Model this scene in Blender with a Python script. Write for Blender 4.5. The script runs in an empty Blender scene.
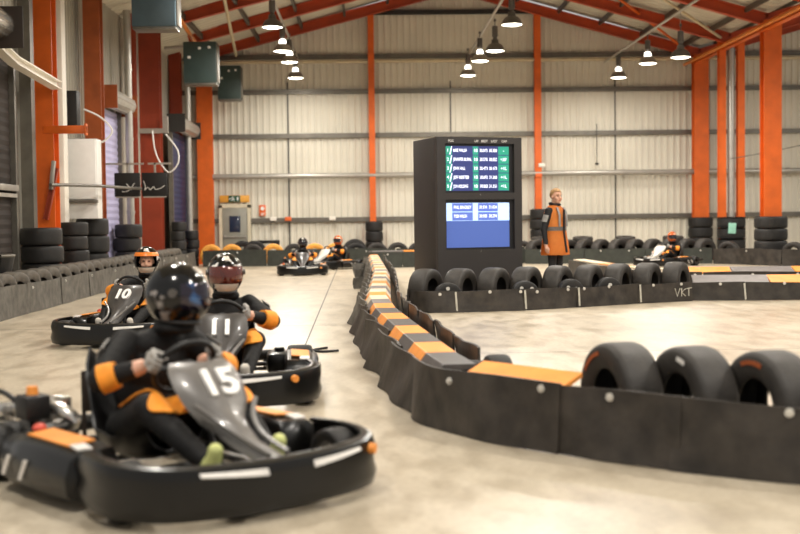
import bpy, bmesh, math, random
from mathutils import Vector, Matrix, Euler
random.seed(7)
PI = math.pi
S = bpy.context.scene
COL = S.collection
V = Vector

# ------------------------------------------------------------------ materials
def lin(c):
    return tuple(((v/255)/12.92 if v/255 <= .04045 else ((v/255+.055)/1.055)**2.4) for v in c)

def mat(name, rgb, rough=.6, metal=0., amt=.15, scale=6., bump=0., bscale=40., rgb2=None, coat=0., spec=.5, thr=None):
    """procedural principled material; rgb mottled by noise; rgb2 gives a second colour in patches"""
    m = bpy.data.materials.new(name); m.use_nodes = True
    nt = m.node_tree; bs = nt.nodes['Principled BSDF']
    L = nt.links.new
    tc = nt.nodes.new('ShaderNodeTexCoord')
    nz = nt.nodes.new('ShaderNodeTexNoise'); nz.inputs['Scale'].default_value = scale; nz.inputs['Detail'].default_value = 6
    L(tc.outputs['Object'], nz.inputs['Vector'])
    cr = nt.nodes.new('ShaderNodeValToRGB')
    c = lin(rgb); c2 = lin(rgb2) if rgb2 else None
    lo, hi = thr if thr else (.3, .7)
    cr.color_ramp.elements[0].position = lo; cr.color_ramp.elements[1].position = hi
    cr.color_ramp.elements[0].color = (*[v*(1-amt) for v in c], 1)
    cr.color_ramp.elements[1].color = (*(c2 if c2 else [min(1, v*(1+amt)) for v in c]), 1)
    L(nz.outputs['Fac'], cr.inputs['Fac']); L(cr.outputs['Color'], bs.inputs['Base Color'])
    bs.inputs['Roughness'].default_value = rough; bs.inputs['Metallic'].default_value = metal
    bs.inputs['Coat Weight'].default_value = coat; bs.inputs['Coat Roughness'].default_value = .05
    bs.inputs['Specular IOR Level'].default_value = spec
    if bump:
        n2 = nt.nodes.new('ShaderNodeTexNoise'); n2.inputs['Scale'].default_value = bscale; n2.inputs['Detail'].default_value = 4
        L(tc.outputs['Object'], n2.inputs['Vector'])
        bp = nt.nodes.new('ShaderNodeBump'); bp.inputs['Strength'].default_value = bump; bp.inputs['Distance'].default_value = .02
        L(n2.outputs['Fac'], bp.inputs['Height']); L(bp.outputs['Normal'], bs.inputs['Normal'])
    return m

def emis(name, rgb, st):
    m = bpy.data.materials.new(name); m.use_nodes = True
    bs = m.node_tree.nodes['Principled BSDF']
    bs.inputs['Base Color'].default_value = (*lin(rgb), 1); bs.inputs['Emission Color'].default_value = (*lin(rgb), 1)
    bs.inputs['Emission Strength'].default_value = st; bs.inputs['Roughness'].default_value = .3
    return m

def concrete():
    m = bpy.data.materials.new('worn_concrete'); m.use_nodes = True
    nt = m.node_tree; bs = nt.nodes['Principled BSDF']; L = nt.links.new
    tc = nt.nodes.new('ShaderNodeTexCoord')
    def noise(scale, det, sy=1.):
        mp = nt.nodes.new('ShaderNodeMapping'); mp.inputs['Scale'].default_value = (1, sy, 1)
        L(tc.outputs['Object'], mp.inputs['Vector'])
        n = nt.nodes.new('ShaderNodeTexNoise'); n.inputs['Scale'].default_value = scale; n.inputs['Detail'].default_value = det
        L(mp.outputs['Vector'], n.inputs['Vector']); return n
    a = noise(.55, 8); b = noise(5., 8, .35); s = noise(26., 5)
    r = nt.nodes.new('ShaderNodeValToRGB')
    r.color_ramp.elements[0].position = .34; r.color_ramp.elements[1].position = .66
    r.color_ramp.elements[0].color = (*lin((184, 172, 151)), 1); r.color_ramp.elements[1].color = (*lin((206, 194, 173)), 1)
    L(a.outputs['Fac'], r.inputs['Fac'])
    r2 = nt.nodes.new('ShaderNodeValToRGB')
    r2.color_ramp.elements[0].position = .36; r2.color_ramp.elements[1].position = .56
    r2.color_ramp.elements[0].color = (.76, .74, .71, 1); r2.color_ramp.elements[1].color = (1, 1, 1, 1)
    L(b.outputs['Fac'], r2.inputs['Fac'])
    r3 = nt.nodes.new('ShaderNodeValToRGB')
    r3.color_ramp.elements[0].position = .3; r3.color_ramp.elements[1].position = .62
    r3.color_ramp.elements[0].color = (.84, .82, .80, 1); r3.color_ramp.elements[1].color = (1, 1, 1, 1)
    L(s.outputs['Fac'], r3.inputs['Fac'])
    def mul(x, y):
        k = nt.nodes.new('ShaderNodeMix'); k.data_type = 'RGBA'; k.blend_type = 'MULTIPLY'; k.inputs[0].default_value = 1
        L(x, k.inputs[6]); L(y, k.inputs[7]); return k.outputs[2]
    c = mul(mul(r.outputs['Color'], r2.outputs['Color']), r3.outputs['Color'])
    L(c, bs.inputs['Base Color'])
    mr = nt.nodes.new('ShaderNodeMapRange'); mr.inputs[3].default_value = .24; mr.inputs[4].default_value = .44
    L(b.outputs['Fac'], mr.inputs[0]); L(mr.outputs[0], bs.inputs['Roughness'])
    bp = nt.nodes.new('ShaderNodeBump'); bp.inputs['Strength'].default_value = .12; bp.inputs['Distance'].default_value = .01
    L(s.outputs['Fac'], bp.inputs['Height']); L(bp.outputs['Normal'], bs.inputs['Normal'])
    return m

M = dict(
    floor=concrete(),
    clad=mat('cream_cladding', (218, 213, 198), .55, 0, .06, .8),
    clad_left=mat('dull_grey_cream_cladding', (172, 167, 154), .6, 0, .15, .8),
    rafter=mat('shaded_orange_rafter', (176, 66, 26), .5, 0, .12, 3),  # orange steel darkened, the shade under the roof put into the colour
    roof=mat('roof_sheet', (205, 200, 184), .6, 0, .10, 1.2),
    girt=mat('galvanised_steel', (112, 108, 100), .45, .6, .15, 5),
    purlin=mat('dull_purlin_steel', (92, 88, 80), .5, .4, .15, 5),
    darksteel=mat('dark_steel', (44, 42, 40), .5, .2, .15, 5),
    orange_steel=mat('orange_painted_steel', (216, 98, 22), .45, 0, .12, 3),
    red_steel=mat('red_oxide_steel', (146, 54, 26), .5, 0, .15, 3),
    brown_steel=mat('brown_orange_steel', (158, 78, 32), .5, 0, .2, 3),  # browner tone of the orange steel
    pipe=mat('grey_pipe', (176, 172, 164), .35, .5, .1, 5),
    cream_pipe=mat('cream_pipe', (204, 190, 158), .5, 0, .1, 5),
    orange_pipe=mat('orange_pipe', (222, 128, 36), .45, 0, .1, 5),
    tyre=mat('black_tyre_rubber', (27, 25, 24), .6, 0, .3, 9, .15, 60, spec=.45),
    tyre_worn=mat('worn_tyre_rubber', (50, 46, 42), .55, 0, .3, 9, .15, 60, spec=.45),
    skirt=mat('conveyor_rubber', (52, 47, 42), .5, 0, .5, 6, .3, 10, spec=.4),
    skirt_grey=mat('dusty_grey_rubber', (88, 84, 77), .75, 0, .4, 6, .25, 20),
    skirt_green=mat('dull_green_rubber', (43, 46, 39), .65, 0, .3, 6, .25, 20),
    tyre_lit=mat('grey_lit_tyre_rubber', (92, 86, 78), .75, 0, .35, 9, .2, 40),  # paler rubber, light on the left barrier tyres put into the colour
    plank_o=mat('orange_painted_board', (238, 150, 62), .5, 0, .10, 6, .1, 40),
    plank_g=mat('grey_painted_board', (120, 114, 112), .5, 0, .15, 6, .1, 40),
    plank_d=mat('dark_grey_board', (78, 74, 72), .5, 0, .2, 6, .1, 40),
    plank_c=mat('pale_cream_board', (222, 204, 176), .55, 0, .12, 6, .1, 40),  # pale cream board colour
    washer=mat('pale_washer', (210, 206, 198), .4, .3, .08, 20),
    chalk=mat('chalk', (186, 182, 170), .8, 0, .2, 30),
    suit=mat('black_race_suit', (17, 16, 16), .7, 0, .3, 12, .3, 30, spec=.3),
    suit_o=mat('orange_suit_fabric', (236, 146, 38), .7, 0, .12, 14, .2, 40),
    suit_g=mat('grey_patch_and_highlight', (150, 148, 144), .7, 0, .2, 20),  # marshal's sleeve patch, and the highlight painted on drivers' shoulders
    glove=mat('grey_glove', (156, 152, 146), .7, 0, .2, 30, .2, 60),
    skin=mat('skin', (214, 164, 138), .5, 0, .08, 20),
    boot_y=mat('pale_yellow_green_boot', (196, 200, 128), .6, 0, .12, 20),
    boot_w=mat('pale_boot', (200, 192, 180), .6, 0, .12, 20),
    boot_b=mat('black_boot', (34, 32, 32), .6, 0, .12, 20),
    hblack=mat('gloss_black_helmet', (16, 16, 17), .14, 0, .2, 5, coat=.35, spec=.3),
    hpat=mat('black_helmet_with_white_pattern', (16, 16, 17), .14, 0, .1, 13, rgb2=(228, 224, 218), thr=(.565, .60), coat=.35, spec=.3),
    hgrey=mat('black_helmet_with_grey_pattern', (16, 16, 17), .14, 0, .1, 8, rgb2=(150, 144, 140), thr=(.60, .64), coat=.35, spec=.3),
    horange=mat('orange_helmet', (204, 98, 44), .2, 0, .1, 9, rgb2=(224, 196, 168), thr=(.56, .62), coat=.35, spec=.3),
    hpale=mat('pale_helmet_trim', (206, 196, 182), .3, 0, .1, 9),
    hband=mat('orange_helmet_band', (240, 128, 36), .35, 0, .05, 9),
    visor=mat('dark_visor', (26, 24, 34), .06, .2, .1, 3, coat=1.),
    visor_o=mat('orange_red_visor', (96, 34, 20), .08, .3, .2, 7, coat=1.),
    visor_b=mat('iridescent_blue_visor', (40, 28, 48), .06, .6, .3, 7, rgb2=(60, 110, 170), thr=(.5, .62), coat=1.),
    kart=mat('black_kart_plastic', (14, 13, 12), .3, 0, .2, 6, coat=.15, spec=.35),
    kart_frame=mat('dark_grey_frame_tube', (56, 54, 54), .35, .6, .15, 6),
    fair_d=mat('dark_grey_fairing', (60, 56, 54), .42, 0, .15, 6, coat=.3),
    fair_s=mat('silver_grey_fairing', (112, 108, 104), .36, .05, .15, 6, coat=.3),
    fair_w=mat('white_fairing', (206, 200, 190), .35, 0, .08, 6),
    silver=mat('bare_aluminium', (200, 196, 190), .25, .9, .1, 12),
    sticker=mat('pale_sticker', (214, 210, 204), .4, 0, .1, 12),
    white=mat('white_paint', (238, 236, 232), .4, 0, .03, 8),
    numw=mat('white_number', (246, 244, 240), .4, 0, .02, 8),
    red=mat('red_cap', (206, 84, 66), .4, 0, .1, 12),
    seat=mat('black_seat_shell', (15, 14, 14), .35, 0, .2, 8),
    kiosk=mat('dark_kiosk_laminate', (44, 40, 39), .5, 0, .08, 3),
    bezel=mat('black_bezel', (22, 21, 24), .4, 0, .1, 3),
    hivis=mat('orange_hivis_fabric', (255, 156, 72), .65, 0, .08, 10, .3, 16),
    hivis2=mat('peach_hivis_yoke', (246, 150, 92), .65, 0, .08, 10, .3, 16),
    reflect=mat('grey_reflective_tape', (150, 146, 142), .4, .2, .2, 30),
    jacket=mat('black_jacket', (22, 21, 23), .75, 0, .3, 12, .3, 30),
    hair=mat('short_fair_hair', (176, 138, 92), .7, 0, .3, 40, .4, 80),
    eye=mat('dark_eye', (40, 28, 24), .3, 0, .1, 30),
    lip=mat('lip', (176, 100, 88), .5, 0, .1, 30),
    box_blue=mat('blue_grey_enamel', (70, 88, 98), .45, 0, .12, 4),
    box_green=mat('dark_green_grey_enamel', (48, 66, 64), .45, 0, .12, 4),
    door_dark=mat('dark_brown_shutter', (38, 28, 21), .8, 0, .3, 2),
    door_lav=mat('pale_lavender_shutter', (176, 172, 206), .55, 0, .1, 2),
    door_blue=mat('navy_blue_shutter', (26, 36, 80), .5, 0, .15, 2),
    door_grey=mat('grey_door_paint', (150, 148, 136), .45, 0, .08, 5),
    door_frame=mat('cream_door_frame', (216, 206, 180), .5, 0, .08, 5),
    glass_d=mat('dark_door_glass', (46, 54, 74), .08, 0, .1, 3),
    sign_o=mat('amber_board', (222, 160, 62), .5, 0, .08, 5),
    sign_g=mat('green_exit_sign', (22, 74, 50), .4, 0, .08, 5),
    sign_r=mat('orange_red_notice', (232, 108, 46), .45, 0, .08, 5),
    black=mat('matt_black', (15, 14, 14), .55, 0, .2, 5),
    cream_board=mat('off_white_board', (236, 230, 218), .5, 0, .04, 2),
    teal=mat('pale_teal_tag', (150, 206, 186), .5, 0, .1, 20),
    orange_tyre=mat('orange_painted_tyre', (240, 166, 70), .6, 0, .15, 9, .1, 50),
    lampgrey=mat('grey_lamp_housing', (96, 92, 88), .4, .4, .1, 8),
    reflector=mat('spun_aluminium_reflector', (150, 146, 138), .3, .7, .1, 8),
    lampglow=emis('lamp_glow', (255, 246, 226), 9.),
    neckglow=emis('lamp_neck_glow', (255, 248, 234), 4.),
    scr_navy=emis('screen_navy', (46, 54, 104), .65),
    scr_blue=emis('screen_blue', (70, 92, 158), .56),
    scr_pale=emis('screen_pale_blue', (176, 206, 248), .8),
    scr_mid=emis('screen_mid_blue', (84, 104, 178), .75),
    scr_green=emis('screen_green', (40, 140, 116), .62),
    scr_text=emis('screen_text', (232, 236, 255), .95),
)

# ------------------------------------------------------------------ mesh helpers
def nb(): return bmesh.new()

def box(bm, c, s, r=(0, 0, 0), bev=0., seg=2):
    mx = Matrix.Translation(c) @ Euler(r).to_matrix().to_4x4() @ Matrix.Diagonal((*s, 1))
    g = bmesh.ops.create_cube(bm, size=1, matrix=mx)
    if bev:
        es = {e for v in g['verts'] for e in v.link_edges}
        bmesh.ops.bevel(bm, geom=list(es), offset=bev, segments=seg, affect='EDGES', profile=.5)

def ring(bm, pts): return [bm.verts.new(p) for p in pts]

def bridge(bm, rings, closed=True, cap=True, loop=False):
    n = len(rings[0]); R = list(range(len(rings)-1))
    pairs = [(rings[i], rings[i+1]) for i in R]
    if loop: pairs.append((rings[-1], rings[0]))
    for a, b in pairs:
        for j in range(n if closed else n-1):
            k = (j+1) % n
            try: bm.faces.new((a[j], a[k], b[k], b[j]))
            except ValueError: pass
    if cap and closed and not loop:
        bm.faces.new(rings[0][::-1]); bm.faces.new(rings[-1])

def frame(d):
    d = V(d).normalized(); a = V((0, 0, 1)) if abs(d.z) < .9 else V((1, 0, 0))
    x = a.cross(d).normalized(); return x, d.cross(x)

def cyl(bm, p0, p1, r0, r1=None, n=16):
    p0, p1 = V(p0), V(p1); r1 = r0 if r1 is None else r1
    x, y = frame(p1-p0)
    rr = [ring(bm, [p + (x*math.cos(2*PI*i/n) + y*math.sin(2*PI*i/n))*r for i in range(n)]) for p, r in ((p0, r0), (p1, r1))]
    bridge(bm, rr)

def smooth_path(pts, sub=4, closed=False):
    P = [V(p) for p in pts]; out = []; n = len(P)
    for i in range(n if closed else n-1):
        g = (lambda k: P[k % n]) if closed else (lambda k: P[max(0, min(n-1, k))])
        a, b, c, d = g(i-1), g(i), g(i+1), g(i+2)
        for s in range(sub):
            t = s/sub
            out.append(.5*((2*b)+(c-a)*t+(2*a-5*b+4*c-d)*t*t+(3*b-a-3*c+d)*t**3))
    if not closed: out.append(P[-1])
    return out

def tube(bm, pts, r, n=8, closed=False, sub=0):
    P = smooth_path(pts, sub, closed) if sub else [V(p) for p in pts]
    rs = []; m = len(P); px = None
    for i, p in enumerate(P):
        d = (P[(i+1) % m]-P[i-1]) if closed else (P[min(i+1, m-1)]-P[max(i-1, 0)])
        d.normalize()
        if px is None: x, y = frame(d)
        else:
            x = (px - d*px.dot(d)).normalized(); y = d.cross(x)
        px = x; ra = r[i] if isinstance(r, (list, tuple)) else r
        rs.append(ring(bm, [p+(x*math.cos(2*PI*k/n)+y*math.sin(2*PI*k/n))*ra for k in range(n)]))
    bridge(bm, rs, loop=closed)

def lathe(bm, prof, n=32, mx=Matrix(), closed=False):
    """prof: (radius, height) list around local z"""
    rs = [ring(bm, [mx @ V((r*math.cos(2*PI*i/n), r*math.sin(2*PI*i/n), z)) for i in range(n)]) for r, z in prof]
    bridge(bm, rs, cap=not closed, loop=closed)

def sheet(bm, G, th, outward=None):
    """solid sheet from a grid of points G[i][j], thickness th"""
    nu, nv = len(G), len(G[0]); G = [[V(p) for p in r] for r in G]
    def nrm(i, j):
        a = G[min(i+1, nu-1)][j]-G[max(i-1, 0)][j]; b = G[i][min(j+1, nv-1)]-G[i][max(j-1, 0)]
        return a.cross(b).normalized()
    A = [[bm.verts.new(G[i][j]+nrm(i, j)*th/2) for j in range(nv)] for i in range(nu)]
    B_ = [[bm.verts.new(G[i][j]-nrm(i, j)*th/2) for j in range(nv)] for i in range(nu)]
    for i in range(nu-1):
        for j in range(nv-1):
            bm.faces.new((A[i][j], A[i+1][j], A[i+1][j+1], A[i][j+1]))
            bm.faces.new((B_[i][j], B_[i][j+1], B_[i+1][j+1], B_[i+1][j]))
    for i in range(nu-1):
        bm.faces.new((A[i][0], B_[i][0], B_[i+1][0], A[i+1][0])); bm.faces.new((A[i][-1], A[i+1][-1], B_[i+1][-1], B_[i][-1]))
    for j in range(nv-1):
        bm.faces.new((A[0][j], A[0][j+1], B_[0][j+1], B_[0][j])); bm.faces.new((A[-1][j], B_[-1][j], B_[-1][j+1], A[-1][j+1]))

def prism(bm, poly, h, mx=Matrix()):
    """2-D polygon (x,y) extruded 0..h along local z"""
    bridge(bm, [ring(bm, [mx @ V((x, y, z)) for x, y in poly]) for z in (0, h)])

def ell(bm, c, s, r=(0, 0, 0), u=20, v=14):
    mx = Matrix.Translation(c) @ Euler(r).to_matrix().to_4x4() @ Matrix.Diagonal((*s, 1))
    bmesh.ops.create_uvsphere(bm, u_segments=u, v_segments=v, radius=1, matrix=mx)

def caps(bm, p0, p1, r0, r1):
    """closed tapered limb: rounded at both ends"""
    p0, p1 = V(p0), V(p1); x, y = frame(p1-p0); d = (p1-p0).normalized(); n = 14; rs = []
    for a in (-80, -50, -20): rs.append((p0+d*r0*math.sin(math.radians(a)), r0*math.cos(math.radians(a))))
    for a in (20, 50, 80): rs.append((p1+d*r1*math.sin(math.radians(a)), r1*math.cos(math.radians(a))))
    bridge(bm, [ring(bm, [p+(x*math.cos(2*PI*k/n)+y*math.sin(2*PI*k/n))*r for k in range(n)]) for p, r in rs])

def to_mesh(name, bm, m, smooth=True, ang=38):
    bmesh.ops.recalc_face_normals(bm, faces=bm.faces)
    me = bpy.data.meshes.new(name); bm.to_mesh(me); bm.free()
    if m: me.materials.append(m)
    if smooth:
        me.polygons.foreach_set('use_smooth', [True]*len(me.polygons))
        me.set_sharp_from_angle(angle=math.radians(ang))
    return me

def evaluated(me, mods):
    """apply modifiers through a temporary object and give the finished mesh"""
    o = bpy.data.objects.new('temporary', me); COL.objects.link(o)
    for kind, props in mods:
        md = o.modifiers.new(kind, kind)
        for k, v in props.items(): setattr(md, k, v)
    dg = bpy.context.evaluated_depsgraph_get(); dg.update()
    out = bpy.data.meshes.new_from_object(o.evaluated_get(dg))
    bpy.data.objects.remove(o); bpy.data.meshes.remove(me)
    return out

def blend(name, bm, m, voxel, it=6):
    """fuse overlapping closed pieces into one continuous skin"""
    me = to_mesh(name, bm, m, False)
    me = evaluated(me, [('REMESH', dict(mode='VOXEL', voxel_size=voxel)), ('SMOOTH', dict(iterations=it, factor=.5))])
    me.name = name
    if not me.materials: me.materials.append(m)
    me.polygons.foreach_set('use_smooth', [True]*len(me.polygons))
    return me

def link(name, me, parent=None, loc=(0, 0, 0), rot=(0, 0, 0)):
    o = bpy.data.objects.new(name, me); COL.objects.link(o); o.location = loc; o.rotation_euler = rot
    if parent: o.parent = parent
    return o

def obj(name, bm, m, parent=None, loc=(0, 0, 0), rot=(0, 0, 0), smooth=True, label=None):
    o = link(name, to_mesh(name, bm, m, smooth), parent, loc, rot)
    if label: o['label'] = label
    return o

def tag(o, label, cat, group=None):
    o['label'] = label; o['category'] = cat
    if group: o['group'] = group
    return o

def thing(name, label, cat, loc=(0, 0, 0), rz=0, group=None):
    o = bpy.data.objects.new(name, None); COL.objects.link(o); o.location = loc; o.rotation_euler = (0, 0, rz)
    o.empty_display_size = .1
    return tag(o, label, cat, group)

def struct(name, bm, m, parent=None, smooth=False):
    o = obj(name, bm, m, parent, smooth=smooth)
    if not parent: o['kind'] = 'structure'
    return o

def dup(root, loc, rz, label, group=None):
    r = root.copy(); COL.objects.link(r); r.location = loc; r.rotation_euler = (0, 0, rz); r['label'] = label
    if group: r['group'] = group
    for ch in list(root.children):
        c = ch.copy(); COL.objects.link(c); c.parent = r
        for g in list(ch.children):
            d = g.copy(); COL.objects.link(d); d.parent = c
    return r

def text_mesh(s, size, bold=0., shear=0., ext=.002, align='CENTER'):
    cu = bpy.data.curves.new('lettering', 'FONT'); cu.body = s; cu.size = size; cu.offset = bold; cu.shear = shear
    cu.extrude = ext; cu.align_x = align; cu.align_y = 'CENTER'
    o = bpy.data.objects.new('temporary', cu); COL.objects.link(o)
    dg = bpy.context.evaluated_depsgraph_get(); dg.update()
    me = bpy.data.meshes.new_from_object(o.evaluated_get(dg))
    bpy.data.objects.remove(o); bpy.data.curves.remove(cu)
    return me

def text(name, s, size, m, parent, org, xax, yax, fit=None, **k):
    me = text_mesh(s, size, **k)
    if fit:
        xs = [v.co.x for v in me.vertices]; f_ = min(1., fit/(max(xs)-min(xs))); me.transform(Matrix.Diagonal((f_, 1, 1, 1)))
    me.materials.clear(); me.materials.append(m); me.name = name
    x, y = V(xax).normalized(), V(yax).normalized(); z = x.cross(y)
    mx = Matrix(((x.x, y.x, z.x, org[0]), (x.y, y.y, z.y, org[1]), (x.z, y.z, z.z, org[2]), (0, 0, 0, 1)))
    me.transform(mx)
    return link(name, me, parent)

ORD = ['first', 'second', 'third', 'fourth', 'fifth', 'sixth', 'seventh', 'eighth', 'ninth', 'tenth', 'eleventh', 'twelfth',
       'thirteenth', 'fourteenth', 'fifteenth', 'sixteenth', 'seventeenth', 'eighteenth', 'nineteenth', 'twentieth',
       'twenty-first', 'twenty-second', 'twenty-third', 'twenty-fourth', 'twenty-fifth']

# ------------------------------------------------------------------ camera
cam = bpy.data.cameras.new('camera'); co = bpy.data.objects.new('camera', cam); COL.objects.link(co)
yaw, pit, rol = math.radians(1.50), math.radians(2.195), math.radians(.7)
f = V((math.sin(yaw)*math.cos(pit), math.cos(yaw)*math.cos(pit), -math.sin(pit)))
r0 = V((math.cos(yaw), -math.sin(yaw), 0)); u0 = r0.cross(f)
rr = r0*math.cos(rol)-u0*math.sin(rol); uu = u0*math.cos(rol)+r0*math.sin(rol); bk = -f
co.matrix_world = Matrix(((rr.x, uu.x, bk.x, 0), (rr.y, uu.y, bk.y, 0), (rr.z, uu.z, bk.z, 1.25), (0, 0, 0, 1)))
cam.lens = 54; cam.sensor_width = 36; cam.sensor_fit = 'HORIZONTAL'; cam.clip_end = 200
cam.dof.use_dof = True; cam.dof.focus_distance = 14.0; cam.dof.aperture_fstop = 1.6
S.camera = co

# ------------------------------------------------------------------ hall shell
BX0, BX1, BY = -5.95, 24., 37.6
VX, VZ, RX, RZ = 10.35, 6.35, 2.75, 8.5           # valley / ridge
def roof_z(x):
    if x <= VX: return RZ - abs(x-RX)*(RZ-VZ)/(VX-RX)
    return VZ + (VX+7.6-VX - abs(x-(VX+7.6)))*(RZ-VZ)/7.6
bm = nb(); box(bm, (8, 17, -.1), (40, 50, .2)); struct('floor', bm, M['floor'])

def corrug_x(bm, x0, x1, y, zt, pitch=.2, d=.035, zb=0.):
    prof = []
    x = x0
    while x < x1:
        for a, b in ((0, 0), (.11, 0), (.13, 1), (.18, 1)): prof.append((x+a, y-d*b))
        x += pitch
    bot = [bm.verts.new((px, py, zb)) for px, py in prof]; top = [bm.verts.new((px, py, zt(px))) for px, py in prof]
    for i in range(len(prof)-1): bm.faces.new((bot[i], bot[i+1], top[i+1], top[i]))
bm = nb(); corrug_x(bm, BX0, BX1, BY, lambda x: roof_z(x)+.15); box(bm, ((BX0+BX1)/2, BY+.14, 3.6), (BX1-BX0, .2, 7.2)); struct('wall_back', bm, M['clad'])
bm = nb()                                           # left wall, ribbed the same way
y = 12.
bot = []; top = []
while y < BY:
    for a, b in ((0, 0), (.11, 0), (.13, 1), (.18, 1)):
        bot.append(bm.verts.new((BX0+.03*b, y+a, 0))); top.append(bm.verts.new((BX0+.03*b, y+a, 6.6)))
    y += .2
for i in range(len(bot)-1): bm.faces.new((bot[i], bot[i+1], top[i+1], top[i]))
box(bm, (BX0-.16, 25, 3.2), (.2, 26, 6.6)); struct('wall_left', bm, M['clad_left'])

def roof(name, xa, za, xb, zb):
    bm = nb(); prof = []; n = 40; 
    y = 4.
    L = []; R_ = []
    while y < BY:
        for a, b in ((0, 0), (.14, 0), (.17, 1), (.25, 1)):
            L.append(bm.verts.new((xa, y+a, za+.05*b))); R_.append(bm.verts.new((xb, y+a, zb+.05*b)))
        y += .33
    for i in range(len(L)-1): bm.faces.new((L[i], L[i+1], R_[i+1], R_[i]))
    return struct(name, bm, M['roof'])
EL = -6.0
roof('ceiling', EL, RZ-(RX-EL)*.283+.22, RX, RZ+.22)
roof('ceiling', RX, RZ+.22, VX, VZ+.22)
roof('ceiling', VX, VZ+.22, VX+7.6, RZ+.22)

# dark seams between the cladding sheets, sheeting rails, pipe runs
seams = (-2.45, 2.62, 7.78, 12.6)
for i, x in enumerate(seams):
    bm = nb(); box(bm, (x, BY-.045, 2.9), (.035, .03, 5.4)); struct('trim_%d' % (i+1), bm, M['darksteel'])
def rail(z, label, r=.07, x0=BX0, x1=BX1, m='girt'):
    bm = nb()
    # C-section rail: web and two lips
    box(bm, ((x0+x1)/2, BY-.13, z), (x1-x0, .02, .13)); box(bm, ((x0+x1)/2, BY-.09, z+.06), (x1-x0, .09, .02)); box(bm, ((x0+x1)/2, BY-.09, z-.06), (x1-x0, .09, .02))
    tag(obj('wall_rail', bm, M[m], smooth=False), label, 'rail')
rail(7.72, 'short dark steel rail highest on the back wall, up in the gable', x0=0.0, x1=5.9, m='darksteel')
rail(6.37, 'dark steel rail on the back wall at eaves height, above the cream pipe', m='girt')
rail(5.29, 'dark steel rail on the back wall level with the hanging lamps', m='girt')
rail(3.93, 'dark steel rail on the back wall just above the timing kiosk top', m='girt')
rail(1.32, 'lowest steel rail on the back wall, crossing behind the marshal', m='girt')
bm = nb(); cyl(bm, (BX0, BY-.28, 2.68), (16, BY-.28, 2.68), .085, n=14)
for k in range(8): box(bm, (-5+k*2.6, BY-.16, 2.68), (.06, .2, .22))
tag(obj('wall_pipe', bm, M['pipe']), 'grey metal pipe running along back wall at door-head height', 'pipe')
bm = nb(); cyl(bm, (BX0, BY-.24, 6.2), (15, BY-.24, 6.2), .05, n=12)
for k in range(8): box(bm, (-5+k*2.6, BY-.16, 6.2), (.04, .16, .12))
tag(obj('wall_pipe', bm, M['cream_pipe']), 'cream pipe running high along back wall just under the eaves rail', 'pipe')

def ibeam(bm, p0, p1, w, d, up, t=.02):
    """I section from p0 to p1; web lies along up, flanges w wide"""
    p0, p1 = V(p0), V(p1); a = (p1-p0).normalized(); upv = V(up); upv = (upv - a*upv.dot(a)).normalized(); s = a.cross(upv)
    def slab(c, ws, wu):
        rs = []
        for p in (p0, p1): rs.append(ring(bm, [p + upv*(c+wu*j) + s*ws*i for i, j in ((-.5, -.5), (.5, -.5), (.5, .5), (-.5, .5))]))
        bridge(bm, rs)
    slab(d/2-t/2, w, t); slab(-d/2+t/2, w, t); slab(0, t, d-2*t)

def column(x, y, h, w, d, m, label, up=(1, 0, 0)):
    bm = nb(); ibeam(bm, (x, y, 0), (x, y, h), w, d, up, .025)
    box(bm, (x, y, .01), (max(w, d)+.1, max(w, d)+.1, .02))
    return tag(obj('steel_column', bm, M[m], smooth=False), label, 'column')
# columns carrying the roof on the left side (nearest first), the gable posts and the right row
column(-5.67, 21.4, 6.3, .38, .36, 'orange_steel', 'bright orange steel column beside the brown shutter, nearest on the left', (0, 1, 0))
column(-5.58, 24.9, 6.3, .34, .3, 'brown_steel', 'rusty orange-brown steel column rising behind the white cabinet', (0, 1, 0))
column(-5.66, 29.2, 6.3, .24, .24, 'red_steel', 'narrow dark red steel column beside grey downpipe, behind black panels', (0, 1, 0))
column(-5.5, 30.9, 6.4, .52, .34, 'red_steel', 'broad dark red steel column left of the navy shutter', (0, 1, 0))
column(-5.72, 36.35, 6.4, .34, .3, 'red_steel', 'dark red steel column above and behind navy shutter', (0, 1, 0))
column(-4.98, 37.2, 6.4, .46, .3, 'orange_steel', 'bright orange corner column left of the grey exit door', (0, 1, 0))
column(.16, 37.35, 7.7, .19, .2, 'orange_steel', 'thin orange wall post above the leaning tyre and small tyre stack', (0, 1, 0))
column(5.32, 37.35, 7.7, .20, .2, 'orange_steel', 'thin orange wall post rising behind the marshal', (0, 1, 0))
column(10.37, 37.2, 6.3, .46, .3, 'orange_steel', 'orange column against back wall, leftmost of the right-hand row', (0, 1, 0))
for s_, nm in ((-.27, 'left'), (.27, 'right')):
    column(10.45+s_, 34.3, 6.3, .2, .2, 'orange_steel', 'slim orange post on the %s of the grey pipe, middle of right-hand row' % nm, (0, 1, 0))
bm = nb(); cyl(bm, (10.45, 34.3, 0), (10.45, 34.3, 6.1), .1, n=14)
tag(obj('downpipe', bm, M['pipe']), 'grey rainwater pipe between the two slim orange posts', 'pipe')
column(10.45, 30.9, 6.3, .46, .34, 'orange_steel', 'thick orange column at far right, nearest of the right-hand row', (0, 1, 0))

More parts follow.
